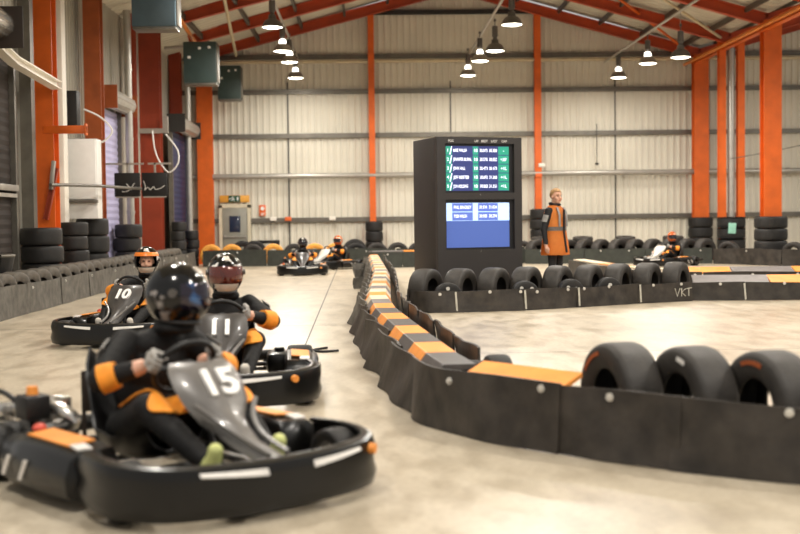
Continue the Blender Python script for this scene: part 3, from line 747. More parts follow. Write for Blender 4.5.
# -- barrier in front of the kiosk
N0 = set(COL.objects)
WL = [(.56, 17.5), (.57, 16.85), (.72, 16.46), (1.18, 16.45), (1.95, 16.58), (3.2, 17.22), (4.04, 17.7), (4.80, 18.02)]
segs = [WL[:4], [(1.15, 16.45), (1.6, 16.5), (2.14, 16.65)], [(2.11, 16.63), (2.5, 16.83), (2.95, 17.08)], [(2.92, 17.06), (3.4, 17.34), (3.95, 17.64)], [(3.92, 17.62), (4.4, 17.86), (4.83, 18.04)]]
lbs = ['dark rubber sheet wrapping the left end of the kiosk barrier', 'dark rubber sheet before the kiosk, second from left', 'dark rubber sheet in the middle of the kiosk barrier', 'dark rubber sheet below the marshal, fourth along kiosk barrier', 'dark rubber sheet with chalk scrawl at right end of kiosk barrier']
for i, (sg, lb) in enumerate(zip(segs, lbs)):
    o, P, N = rubber(sg, .285, lb, flare=.02, wob=.008, bolts=(((.12, .18), (.9, .25)), ((.55, .27), (.95, .26)), ((.3, .25), (.85, .26)), ((.1, .26), (.55, .27)), ((.25, .26), (.75, .26)))[i], seed=100+i)
    if i in (0, 1, 2, 3):
        c = P[-1]; nv = N[-1]; bm = nb(); box(bm, c+nv*.03+V((0, 0, .15)), (.025, .012, .26), (0, -.06, math.atan2(nv.x, -nv.y))); obj('pale_edge_strip', bm, M['chalk'], o, smooth=False)
    if i == 4:
        c = P[len(P)*2//3]; nv = N[len(P)*2//3]; dx = V((-nv.y, nv.x, 0)); bm = nb()
        for st in ([(-.12, .2), (-.08, .08), (-.03, .2)], [(.0, .2), (.0, .08)], [(.07, .19), (.0, .14), (.07, .08)], [(.09, .19), (.18, .2)], [(.13, .2), (.13, .08)]):
            tube(bm, [c+nv*.026+dx*a+V((0, 0, z)) for a, z in st], .007, 5)
        obj('chalk_scrawl', bm, M['chalk'], o)
def along(pts, s):
    P = smooth_path([V((*p, 0)) for p in pts], 10); acc = 0
    for a, b in zip(P, P[1:]):
        l = (b-a).length
        if acc+l >= s: return a+(b-a)*((s-acc)/l), (b-a).normalized()
        acc += l
    return P[-1], (P[-1]-P[-2]).normalized()
for i in range(9):
    px = (432, 465, 499, 533, 557, 583, 609, 637, 666)[i]
    # where the sight line crosses the tyre row: a straight chord just behind the sheet
    x_ = .80 + i*.485; y_ = 16.98 + max(0, i-1.5)*.215
    stand(x_, y_, .29, .27, .155, math.radians(56), 'wide black tyre standing on the kiosk barrier, %s' % (['leftmost', 'second from left', 'third from left', 'fourth from left', 'fifth from left', 'sixth from left', 'seventh from left', 'second from right', 'rightmost'][i]), 'tyres on the kiosk barrier', 'tyre_worn')
for i, (x, y, lb) in enumerate(((1.08, 16.60, 'small bolted tyre in front of kiosk barrier, leftmost'), (2.16, 16.80, 'small bolted tyre in front of kiosk barrier, second from left'), (2.86, 17.17, 'small bolted tyre in front of kiosk barrier, third from left'), (3.47, 17.52, 'small bolted tyre in front of kiosk barrier, rightmost'))):
    t = thing('kart_tyre', lb, 'tyre', (x, y, .2), math.radians(12), 'small tyres bolted to the kiosk barrier')
    link('tyre_body', tyre_mesh(.2, .14, .04), t, (0, 0, 0), (PI/2, 0, 0))
    for dx, dz in (((-.02, .12), (-.02, .02)), ((-.07, .1), (.08, .09)), ((-.06, .08), (.06, .06)), ((0, .09), (.1, .04)))[i]:
        bm = nb(); cyl(bm, (dx, -.07, dz), (dx, -.085, dz), .026, n=12); obj('bolt', bm, M['washer'], t)

for o in set(COL.objects)-N0:
    if not o.parent: o.location.y -= .22
# -- straight barriers on the right, boards on top
segs = [[(4.86, 17.98), (5.2, 17.86), (5.62, 17.78)], [(5.63, 17.78), (6.4, 17.72), (7.0, 17.66)], [(7.01, 17.66), (7.8, 17.6), (8.6, 17.55)]]
for i, sg in enumerate(segs):
    o, P, N = rubber(sg, .27, 'dark rubber sheet of the straight right barrier, %s' % ['beside the kiosk barrier end', 'middle panel', 'cut by the picture edge'][i], flare=.015, wob=.006, bolts=(((.7, .25),), ((.4, .25),), ((.3, .25),))[i], seed=120+i)
    if i < 2:
        c = P[-1]; nv = N[-1]; bm = nb(); box(bm, c+nv*.03+V((0, 0, .14)), (.025, .012, .24), (0, -.08 if i == 0 else 0, math.atan2(nv.x, -nv.y))); obj('pale_edge_strip', bm, M['chalk'], o, smooth=False)
board((4.92, 18.13), (6.02, 17.93), .32, .30, .03, 'plank_g', 'grey board on top of the straight right barrier beside the tyres', tilt=.10)
board((6.03, 17.93), (8.6, 17.73), .32, .30, .03, 'plank_o', 'orange board on top of the straight right barrier, nearer one', tilt=.10)
segs = [[(4.75, 20.7), (5.0, 20.0), (5.5, 19.65)], [(5.52, 19.65), (6.4, 19.6), (7.2, 19.55)], [(7.21, 19.55), (8.2, 19.5), (9.4, 19.45)]]
for i, sg in enumerate(segs):
    rubber(sg, .34, 'black rubber sheet of the barrier behind the straight right one, %s' % ['left panel', 'middle panel', 'right panel'][i], flare=.015, wob=.006, bolts=((.5, .3), (.95, .3)), seed=130+i)
board((4.55, 25.8), (4.62, 23.4), .38, .26, .03, 'plank_c', 'worn cream board on the barrier behind the marshal, farthest')
board((4.62, 23.36), (4.72, 21.6), .38, .26, .03, 'plank_o', 'faded orange board on the barrier behind the marshal')
board((4.73, 21.55), (5.0, 20.25), .38, .26, .03, 'plank_c', 'worn cream board where the rear barrier bends right')
board((5.1, 19.95), (6.02, 19.82), .38, .26, .03, 'plank_o', 'orange board on the rear right barrier, left of the grey one', tilt=.08)
board((6.04, 19.82), (7.05, 19.77), .38, .26, .03, 'plank_g', 'grey board on the rear right barrier between two orange ones', tilt=.08)
board((7.07, 19.77), (9.4, 19.65), .38, .26, .03, 'plank_o', 'orange board on the rear right barrier at the picture edge', tilt=.08)
rubber([(4.36, 26), (4.42, 23.5), (4.55, 21.5), (4.74, 20.72)], .35, 'black rubber sheet along the barrier behind the marshal', side=1, flare=.03, seed=140)
# -- cross barrier behind the kiosk
for i, (a, b) in enumerate((((.05, 31.9), (.9, 32.2)), ((.92, 32.2), (2.2, 32.5)), ((2.22, 32.5), (4.2, 32.7)))):
    rubber([a, ((a[0]+b[0])/2, (a[1]+b[1])/2), b], .42, 'dark green-black rubber sheet of the far cross barrier, %s' % ['left', 'beside the kiosk', 'right of the kiosk'][i], flare=.02, wob=.01, m='skirt_green', bolts=((.5, .36),), seed=150+i)
    board((a[0], a[1]+.16), (b[0], b[1]+.16), .46, .28, .04, ['plank_g', 'plank_o', 'plank_g'][i], '%s board on the far cross barrier, %s' % (['grey', 'orange', 'grey'][i], ['left end', 'left of the kiosk', 'right of the kiosk']
[i]))

# -- long left barrier: rubber panels with a row of tyre tops behind
y = 13.2; k = 0
while y < 33.6:
    y2 = y+1.95
    xx = lambda q: -4.83-(q-15)*.008
    rubber([(xx(y), y+.012), (xx((y+y2)/2), (y+y2)/2), (xx(y2), y2-.012)], .43, 'dusty grey rubber panel of the left barrier, %s from the near end' % ORD[k], side=1, flare=.015, wob=.012, m='skirt_grey', bolts=((.2, .36),), seed=200+k)
    y = y2; k += 1
for i in range(33):
    y = 13.4+i*.625
    if 32.6 < y < 33.7: continue
    stand(xx(y)-.20, y, .30, .26, .16, math.radians(78+random.uniform(-6, 6)), 'dusty grey tyre in the row behind the left barrier panels', 'tyre row of the left barrier', 'tyre_lit', 'barrier_tyre')
# -- back barrier
bp = [(-4.75, 34.6), (-2, 34.4), (1, 34.3), (4.2, 34.2)]
for i in range(5):
    a = -4.75+i*1.85; b = a+1.83
    rubber([(a, 34.55-i*.07), ((a+b)/2, 34.52-i*.07), (b, 34.49-i*.07)], .47, 'dull green-black rubber panel of the back barrier, %s from the left' % ORD[i], flare=.015, wob=.01, m='skirt_green', bolts=((.5, .4),), seed=230+i)
oc = {0, 1, 3, 5, 6}
for i in range(16):
    x = -4.55+i*.6; c = 'orange_tyre' if i in oc else 'tyre_worn'
    if i == 7: c = 'tyre'
    stand(x, 34.86-i*.022, .32, .25, .17, math.radians(4), ('orange painted tyre in the back barrier, %s' % {0: 'at its far left end', 1: 'second from its left end', 3: 'fourth from its left end', 5: 'sixth from its left end', 6: 'seventh from its left end'}[i]) if i in oc else 'dark tyre in the row behind the back barrier left of the kiosk', 'tyre row of the back barrier', c, 'barrier_tyre')
# right part of the back barrier and its bend
RB = [(4.4, 33.6), (6.6, 33.0), (9.0, 32.2), (10.6, 30.2), (11.3, 29.2)]
Q = [(4.4, 33.6), (6.0, 33.15), (7.6, 32.7), (9.25, 32.0)]
for i in range(3):
    a, b = Q[i], Q[i+1]
    rubber([a, ((a[0]+b[0])/2, (a[1]+b[1])/2), (b[0]-.02, b[1])], .42, 'black rubber panel of the back barrier right of the kiosk, %s' % ['behind the marshal', 'behind the far right kart', 'before the orange columns'][i], flare=.015, wob=.01, m='skirt_green', bolts=((.3, .36), (.8, .36)), seed=250+i)
rubber([(9.27, 32.0), (9.9, 30.9), (10.4, 29.95)], .42, 'black rubber panel where the back barrier bends toward the camera', flare=.015, m='skirt', bolts=((.5, .36),), seed=255)
rubber([(10.41, 29.93), (11.0, 29.6), (12.2, 29.3)], .42, 'black rubber panel of the back barrier at right picture edge', flare=.015, m='skirt', bolts=((.3, .36),), seed=256)
n = 0
for i in range(11):
    p, d = along(Q, .25+i*.46); nv = V((-d.y, d.x, 0)); c = p+nv*.40
    stand(c.x, c.y, .34, .24, .17, math.atan2(d.y, d.x)+.95, 'black tyre standing on the back barrier right of the marshal, %s from left' % ORD[i], 'front tyre row right of the marshal', 'tyre_worn', 'barrier_tyre')
for i in range(8):
    p, d = along(Q, .3+i*.6); nv = V((-d.y, d.x, 0)); c = p+nv*1.15
    lay(c.x, c.y, 0, .29, .24, .16, 'black tyre lying at the bottom behind the back barrier right of the marshal', 'second tyre row right of the marshal', 'tyre')
    lay(c.x, c.y, .255, .29, .24, .16, 'black tyre lying on another behind the back barrier, right of the marshal', 'second tyre row right of the marshal', 'tyre_worn')
    if i % 2 == 0: lay(c.x, c.y, .51, .29, .22, .16, 'topmost black tyre behind back barrier, %s pile right of the marshal' % ORD[i//2], 'second tyre row right of the marshal', 'tyre_worn', (.08, 0))
for i, (x, yy) in enumerate(((9.70, 32.05), (10.78, 30.12))):
    stand(x, yy, .30, .24, .17, math.radians(-40), 'black tyre on the bend of the back barrier, %s' % ['left one', 'right one'][i], 'tyres on the right bend', 'tyre_worn', 'barrier_tyre')
for i in range(3):
    stand(11.35+i*.62, 29.88-i*.1, .34, .28, .17, math.radians(20), 'black tyre on the back barrier at the right picture edge, %s from left' % ORD[i], 'tyres at the right edge', 'tyre', 'barrier_tyre')

# -- tyre stacks
def stack(x, y, n, R, w, hole, label, group, m='tyre', jit=.03):
    for i in range(n):
        lay(x+random.uniform(-jit, jit), y+random.uniform(-jit, jit), i*w*1.045, R, w, hole, label % (['bottom', 'second', 'third', 'fourth', 'fifth'][i] if i < n-1 else 'topmost'), group, m)
G_ = 'tyre stacks round the orange columns'
stack(10.37, 37.2, 4, .38, .30, .285, 'black tyre around the left column of the right-hand row, %s', G_, jit=0)
stack(10.45, 34.3, 4, .40, .30, .385, 'black tyre around the two slim orange posts, %s', G_, jit=0)
stack(10.45, 30.9, 4, .42, .30, .295, 'black tyre around the thick orange column, %s', G_, jit=0)
bm = nb(); box(bm, (10.35, 33.88, .93), (.22, .015, .3), (0, .06, 0), bev=.004); tag(obj('tag_card', bm, M['teal']), 'pale teal card fixed to the tyres around slim orange posts', 'card')
G_ = 'tyre stacks along the left wall'
stack(-5.52, 20.45, 4, .35, .29, .17, 'black tyre at the foot of the bright orange column, %s of the stack', G_)
stack(-5.52, 22.6, 5, .27, .25, .15, 'black tyre in the stack under the left side of the white cabinet, %s', G_)
stack(-5.5, 24.15, 4, .32, .33, .16, 'black tyre in the stack just beyond the white cabinet, %s', G_)
stack(-5.5, 27.65, 4, .31, .30, .16, 'black tyre in the stack below the black panels, %s', G_)
stack(-5.22, 33.15, 5, .2, .25, .14, 'black tyre in the stack before the navy shutter, %s', G_)
stack(-5.1, 35.0, 4, .2, .25, .12, 'black tyre in the stack by the far grey downpipe, %s', G_)
stack(.18, 36.9, 4, .27, .30, .14, 'black tyre in the stack under the thin orange wall post, %s', 'tyres against the back wall', jit=.02)
stand(-.42, 36.6, .36, .26, .2, math.radians(14), 'large black tyre leaning beside the stack under the thin wall post', 'tyres against the back wall', lean=-.12)
for i, x in enumerate((-3.75, -3.4)):
    stand(x, 36.0, .36, .22, .18, .1, 'dark tyre standing between the exit door and black bench, %s' % ['left one', 'right one'][i], 'tyres against the back wall')
stack(5.3, 36.8, 5, .33, .3, .18, 'black tyre in the stack under the post behind the marshal, %s', 'tyres against the back wall', jit=.02)

# ------------------------------------------------------------------ timing kiosk
kt = thing('timing_kiosk', 'tall dark kiosk with two timing screens behind the tyre barrier', 'kiosk', (1.057, 18.2, 0), math.radians(18))
W_, D_, H_ = 1.411, 1.05, 2.52
def slab(bm, u0, u1, y0, y1, z0, z1, bev=0): box(bm, ((u0+u1)/2, (y0+y1)/2, (z0+z1)/2), (u1-u0, y1-y0, z1-z0), bev=bev)
bm = nb(); slab(bm, 0, W_, .10, D_, 0, H_, .012); obj('cabinet', bm, M['kiosk'], kt)
A0, A1 = .135, 1.285; U0, U1, L0, L1 = 1.67, 2.42, .80, 1.565
bm = nb()
for a in ((0, A0, 0, H_), (A1, W_, 0, H_), (A0, A1, 0, L0), (A0, A1, L1, U0), (A0, A1, U1, H_)): slab(bm, a[0], a[1], 0, .10, a[2], a[3])
obj('front_panel', bm, M['kiosk'], kt, smooth=False)
def display(z0, z1, name):
    bm = nb(); slab(bm, A0, A1, .055, .10, z0, z1)
    s = obj(name, bm, M['bezel'], kt, smooth=False); return s
def cell(bm, u0, u1, z0, z1, d=.002): slab(bm, u0, u1, .055-d, .0551, z0, z1)
scu = display(U0, U1, 'upper_screen'); scl = display(L0, L1, 'lower_screen')
a, b, zt, zb = .165, 1.215, 2.385, 1.70
bm = nb(); cell(bm, a, b, zb, zt); obj('picture', bm, M['scr_navy'], scu, smooth=False)
rh = (zt-zb)/5
rows = [('1', 'MIKE WALSH', '18', '30.073', '30.388', '-'), ('2', 'JENNIFER BURN..', '18', '30.578', '30.852', '+.207'), ('3', 'JOHN HALL', '18', '30.473', '30.473', '+1L'), ('4', 'JEFF MEISTER', '18', '30.692', '31.265', '+1L'), ('5', 'JON HOLDING', '18', '30.862', '31.351', '+1L')]
wd = b-a
for i in range(5):
    z1 = zt-i*rh-.006; z0 = zt-(i+1)*rh+.006
    for u, v in ((0, .095), (.425, .51), (.83, 1.0)):
        bm = nb(); cell(bm, a+wd*u, a+wd*v, z0, z1, .004); obj('green_cell', bm, M['scr_green'], scu, smooth=False)
for i in range(5):
    z1 = zt-i*rh-.006; z0 = zt-(i+1)*rh+.006
    bm = nb(); prism(bm, [(a+wd*.055, z0), (a+wd*.07, z0), (a+wd*.10, z1), (a+wd*.085, z1)], .002, Matrix.Translation((0, .052, 0)) @ Matrix.Rotation(PI/2, 4, 'X'))
    obj('slash_mark', bm, M['scr_text'], scu, smooth=False)
for i, r in enumerate(rows):
    zc = zt-(i+.5)*rh
    for s, u, al, ft in ((r[0], .03, 'CENTER', .04), (r[1], .115, 'LEFT', min(.31, .022*len(r[1]))), (r[2], .467, 'CENTER', .055), (r[3], .595, 'CENTER', .13), (r[4], .745, 'CENTER', .13), (r[5], .915, 'CENTER', .1)):
        text('screen_text', s, .068, M['scr_text'], scu, (a+wd*u, .049, zc), (1, 0, 0), (0, 0, 1), fit=ft, bold=.001, ext=.0005, align=al)
for s, u, ft in (('POS', .06, .09), ('LAP', .462, .06), ('BEST', .59, .105), ('LAST', .745, .105), ('GAP', .905, .09)):
    text('heading_text', s, .05, M['white'], kt, (a+wd*u, -.002, 2.458), (1, 0, 0), (0, 0, 1), fit=ft, ext=.001)
for z in (1.64, .775):
    text('maker_mark', 'o', .03, M['pipe'], kt, (.71, -.002, z), (1, 0, 0), (0, 0, 1), ext=.001)
zt, zb = 1.515, .83
bm = nb(); cell(bm, a, b, zb, zt); obj('picture', bm, M['scr_blue'], scl, smooth=False)
rh = (zt-zb)/5
bm = nb(); cell(bm, a, b, zt-2*rh, zt, .003); obj('pale_cells', bm, M['scr_pale'], scl, smooth=False)
for i in range(2):
    z1 = zt-i*rh-.006; z0 = zt-(i+1)*rh+.006
    for u, v in ((.09, .415), (.50, .815)):
        bm = nb(); cell(bm, a+wd*u, a+wd*v, z0, z1, .005); obj('blue_cell', bm, M['scr_mid'], scl, smooth=False)
for i, r in enumerate((('6', 'PHIL BRADLEY', '30.534', '31.024'), ('7', 'TOM WELSH', '30.935', '30.274'))):
    zc = zt-(i+.5)*rh
    for s, u, al, ft in ((r[1], .115, 'LEFT', min(.29, .024*len(r[1]))), (r[2], .58, 'CENTER', .13), (r[3], .735, 'CENTER', .13)):
        text('screen_text', s, .066, M['scr_text'], scl, (a+wd*u, .048, zc), (1, 0, 0), (0, 0, 1), fit=ft, bold=.001, ext=.0005, align=al)

# ------------------------------------------------------------------ people
def head(bm, c, s=1., yaw=0., pitch=0.):
    """skull, jaw, nose, brow, lips and ears, fused later with the body"""
    R_ = Matrix.Translation(c) @ Matrix.Rotation(yaw, 4, 'Z') @ Matrix.Rotation(pitch, 4, 'X') @ Matrix.Scale(s, 4)
    def e(p, r, rot=(0, 0, 0)):
        mx = R_ @ Matrix.Translation(p) @ Euler(rot).to_matrix().to_4x4() @ Matrix.Diagonal((*r, 1))
        bmesh.ops.create_uvsphere(bm, u_segments=18, v_segments=12, radius=1, matrix=mx)
    e((0, .012, .03), (.074, .094, .088)); e((0, -.03, -.045), (.058, .062, .07)); e((0, -.06, -.085), (.03, .028, .026))
    e((0, -.093, -.012), (.014, .022, .03)); e((0, -.104, -.03), (.017, .016, .013)); e((0, -.08, .028), (.052, .018, .012))
    e((0, -.086, -.062), (.024, .010, .008))
    for q in (-1, 1): e((q*.077, .012, -.005), (.011, .02, .032)); e((q*.042, -.062, -.03), (.024, .024, .024))
    return R_

def hand(grip, side, ax, outv, m):
    """closed glove on a rim: palm, four unequal bent fingers and a thumb; grip = rim point, ax = rim direction, outv = from rim away from the driver"""
    bm = nb(); g = V(grip); ax = V(ax).normalized(); o = V(outv).normalized(); up = ax.cross(o).normalized()
    if up.z < 0: up = -up
    caps(bm, g-o*.055-ax*.028+up*.015, g-o*.03-ax*.028+up*.03, .018, .018); caps(bm, g-o*.055+ax*.028+up*.015, g-o*.03+ax*.028+up*.03, .018, .018)
    caps(bm, g-o*.06+up*.012, g-o*.02+up*.03, .024, .022)
    for k, (L_, r) in enumerate(((.030, .0095), (.034, .010), (.032, .0098), (.026, .0088))):
        b0 = g+ax*(-.033+k*.022)*1.0-o*.02+up*.03
        p1 = b0+o*L_+up*.004; p2 = p1+o*.012-up*.028; p3 = p2-o*.026-up*.008
        caps(bm, b0, p1, r*1.1, r); caps(bm, p1, p2, r, r*.95); caps(bm, p2, p3, r*.95, r*.8)
    t0 = g-o*.045-ax*side*.035+up*.005; t1 = g-o*.015-ax*side*.05-up*.006; t2 = g+o*.014-ax*side*.046-up*.014
    caps(bm, t0, t1, .013, .011); caps(bm, t1, t2, .011, .009)
    return blend('glove', bm, m, .0042, 3)

def helmet_patch(bm, R, azs, els, sc=1.0, th=.012, n=28, c=(0, 0, 0)):
    """shell patch of a helmet: azimuth from the front (-Y), elevation"""
    def P(az, el):
        a, e_ = math.radians(az), math.radians(el)
        low = max(0., -math.sin(e_))
        fr = math.cos(a)
        r = V((R[0]*math.sin(a)*math.cos(e_), -R[1]*fr*math.cos(e_)*(1+.16*low*(fr > 0)*fr), R[2]*math.sin(e_)*(1.08 if e_ < 0 else 1)))
        return V(c)+r*sc
    G = [[P(azs[0]+(azs[1]-azs[0])*i/n, els[0]+(els[1]-els[0])*j/12) for j in range(13)] for i in range(n+1)]
    sheet(bm, G, th)

DR = {}
def driver(name_lbl, loc, rz, suit_o=True, helmet='hblack', visor='visor', face=False, head_yaw=0., head_tilt=0., boots='boot_b', chin=None, band=False, lean=0., fwd=0., detail=True, lift=0., glove='glove'):
    t = thing('person', name_lbl, 'person', loc, rz, 'kart drivers')
    lx = lean
    HC = V((lx*1.25, .29-fwd, .885+lift))
    SH = {s: V((s*.175+lx*.8, .37-fwd*.7, .655+lift)) for s in (-1, 1)}; EB = {s: V((s*.35+lx*.3, .13-fwd*.35, .515)) for s in (-1, 1)}; WR = {s: V((s*.175, -.06, .575)) for s in (-1, 1)}
    HP = {s: V((s*.10, .24, .235)) for s in (-1, 1)}; KN = {s: V((s*.235, -.22, .40)) for s in (-1, 1)}; AN = {s: V((s*.17, -.60, .205)) for s in (-1, 1)}
    bm = nb()
    ell(bm, (0, .29, .245), (.165, .13, .115)); ell(bm, (lx*.3, .345-fwd*.25, .40), (.15, .12, .15), (-.15, 0, 0)); ell(bm, (lx*.7, .365-fwd*.5, .55+lift), (.195, .13, .165), (-.1, 0, 0)); ell(bm, (lx*.8, .365-fwd*.7, .645+lift), (.18, .095, .08))
    caps(bm, (lx*.8, .355-fwd*.75, .68+lift), HC+V((0, .02, -.06)), .062, .055)
    head(bm, HC, 1.0, head_yaw)
    for s in (-1, 1):
        caps(bm, SH[s], EB[s], .082, .066); caps(bm, EB[s], WR[s], .066, .040)
        caps(bm, HP[s], KN[s], .105, .078); caps(bm, KN[s], AN[s], .076, .052)
        caps(bm, AN[s], AN[s]+V((0, -.05, -.03)), .04, .035)
    me = blend('driver_body', bm, M['suit'], .0125, 5)
    me.materials.append(M['skin'])
    for p in me.polygons:
        c = p.center
        if (c-HC).length < .14 and c.z > HC.z-.10: p.material_index = 1
        for s in (-1, 1):
            if (c-WR[s]).length < .05: p.material_index = 1
    link('driver_body', me, t)
    # orange panels on sleeves and thighs
    if suit_o:
        for s in (-1, 1):
            bm = nb(); e0, e1 = EB[s]+(WR[s]-EB[s])*.02, EB[s]+(WR[s]-EB[s])*.42; tube(bm, [e0, (e0+e1)/2, e1], [.073, .071, .063], 18); obj('sleeve_band', bm, M['suit_o'], t, label='orange sleeve band')
            # thigh panel: a strip lying over the top and inside of the thigh
            for (P0, P1, r0, r1, nm) in ((HP[s], KN[s], .110, .084, 'thigh_panel'), (KN[s], AN[s], .082, .058, 'shin_panel')):
                d = (P1-P0).normalized(); upv = (V((0, 0, 1))-d*d.z).normalized(); sd = d.cross(upv)
                if sd.x*s > 0: sd = -sd
                G = []
                lo, hi = (.18, 1.02) if nm == 'thigh_panel' else (.0, .35)
                for i in range(9):
                    q = lo+(hi-lo)*i/8; r = (r0+(r1-r0)*q)*1.0+.004; wdt = max(.25, math.sin(PI*min(1, max(.12, i/8*.8+.1))))
                    G.append([P0+d*(P1-P0).length*q+(upv*math.cos(a)+sd*math.sin(a))*r for a in [math.radians(20+wdt*x) for x in (-72, -36, 0, 36, 72)]])
                bm = nb(); sheet(bm, G, .008); obj(nm, bm, M['suit_o'], t, label='orange leg panel')
    for s in (-1, 1):  # grey piece on each upper arm stands in for a shoulder highlight
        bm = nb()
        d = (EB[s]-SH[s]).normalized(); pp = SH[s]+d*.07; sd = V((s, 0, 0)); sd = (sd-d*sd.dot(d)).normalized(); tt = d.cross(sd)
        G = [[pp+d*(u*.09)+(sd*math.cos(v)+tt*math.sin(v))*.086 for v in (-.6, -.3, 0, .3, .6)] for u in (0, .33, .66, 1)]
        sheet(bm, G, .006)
        obj('shoulder_highlight', bm, M['suit_g'], t, label='grey shoulder patch')
    bm = nb(); tube(bm, [HC+V((math.cos(a)*.075, .03+math.sin(a)*.075, -.155)) for a in [i*PI/8 for i in range(16)]], .03, 10, closed=True); obj('collar', bm, M['suit'], t)
    # hands on the wheel
    wc = V((0, -.16, .57)); wu = V((0, -.6, .8)).normalized(); wn = V((0, -.8, -.6))
    for s in (-1, 1):
        an = math.radians(12); g = wc+V((s*.155*math.cos(an), 0, 0))+wu*.155*math.sin(an); ax = (wu*math.cos(an)-V((s, 0, 0))*math.sin(an))
        link('glove', hand(g, s, ax, wn+V((s*.0, 0, 0)), M[glove]), t)
    for s in (-1, 1):
        bm = nb(); A = AN[s]; ell(bm, A+V((0, -.03, -.02)), (.043, .055, .05)); caps(bm, A+V((0, -.05, -.05)), A+V((0, -.085, .055)), .04, .036); caps(bm, A+V((0, -.01, -.05)), A+V((0, -.05, -.05)), .04, .04)
        link('racing_boot', blend('racing_boot', bm, M[boots], .009, 3), t)
    # helmet
    R = (.132, .158, .15); hx = bpy.data.objects.new('helmet', None)
    bm = nb()
    helmet_patch(bm, R, (-180, 180), (20, 89.5)); helmet_patch(bm, R, (64, 296), (-52, 20)); helmet_patch(bm, R, (-64, 64), (-58, -24))
    h = obj('helmet', bm, M[helmet], t, loc=HC+V((0, 0, .015)), rot=(head_tilt, 0, head_yaw))
    bm = nb(); tube(bm, [V((R[0]*.98*math.sin(a)*.62, -R[1]*math.cos(a)*(.70 if math.cos(a) > 0 else .6), -.135-.01*math.cos(a))) for a in [i*PI/14 for i in range(28)]], .012, 8, closed=True); obj('neck_roll', bm, M['black'], h)
    if not face:
        bm = nb(); helmet_patch(bm, R, (-66, 66), (-25, 21), 1.03, .006); obj('visor', bm, M[visor], h)
    else:
        bm = nb(); helmet_patch(bm, R, (-80, 80), (18, 34), 1.05, .012); obj('visor_peak', bm, M['hband'], h, label='orange band over the face opening')
        for s in (-1, 1):
            bm = nb(); ell(bm, (s*.031, -.091, -.008), (.013, .007, .007)); obj('eye', bm, M['eye'], h)
    if band and not face:
        bm = nb(); helmet_patch(bm, R, (-80, 80), (24, 34), 1.045, .008); obj('visor_band', bm, M['hband'], h)
    for s in (-1, 1):
        bm = nb(); cyl(bm, (s*.128, -.03, .01), (s*.148, -.03, .01), .022, n=16); obj('visor_pivot', bm, M['lampgrey'], h)
    if chin:
        bm = nb(); helmet_patch(bm, R, (-46, 46), (-54, -27), 1.03, .008); obj('chin_guard', bm, M[chin], h, label='pale chin guard')
    bm = nb(); helmet_patch(bm, R, (-14, 14), (40, 56), 1.03, .012, 8); obj('top_vent', bm, M['hpale' if helmet != 'horange' else 'hblack'], h)
    bm = nb(); helmet_patch(bm, R, (100, 128), (-12, 8), 1.015, .006, 8); helmet_patch(bm, R, (-128, -100), (-12, 8), 1.015, .006, 8); obj('side_sticker', bm, M['hpale'], h)
    return t

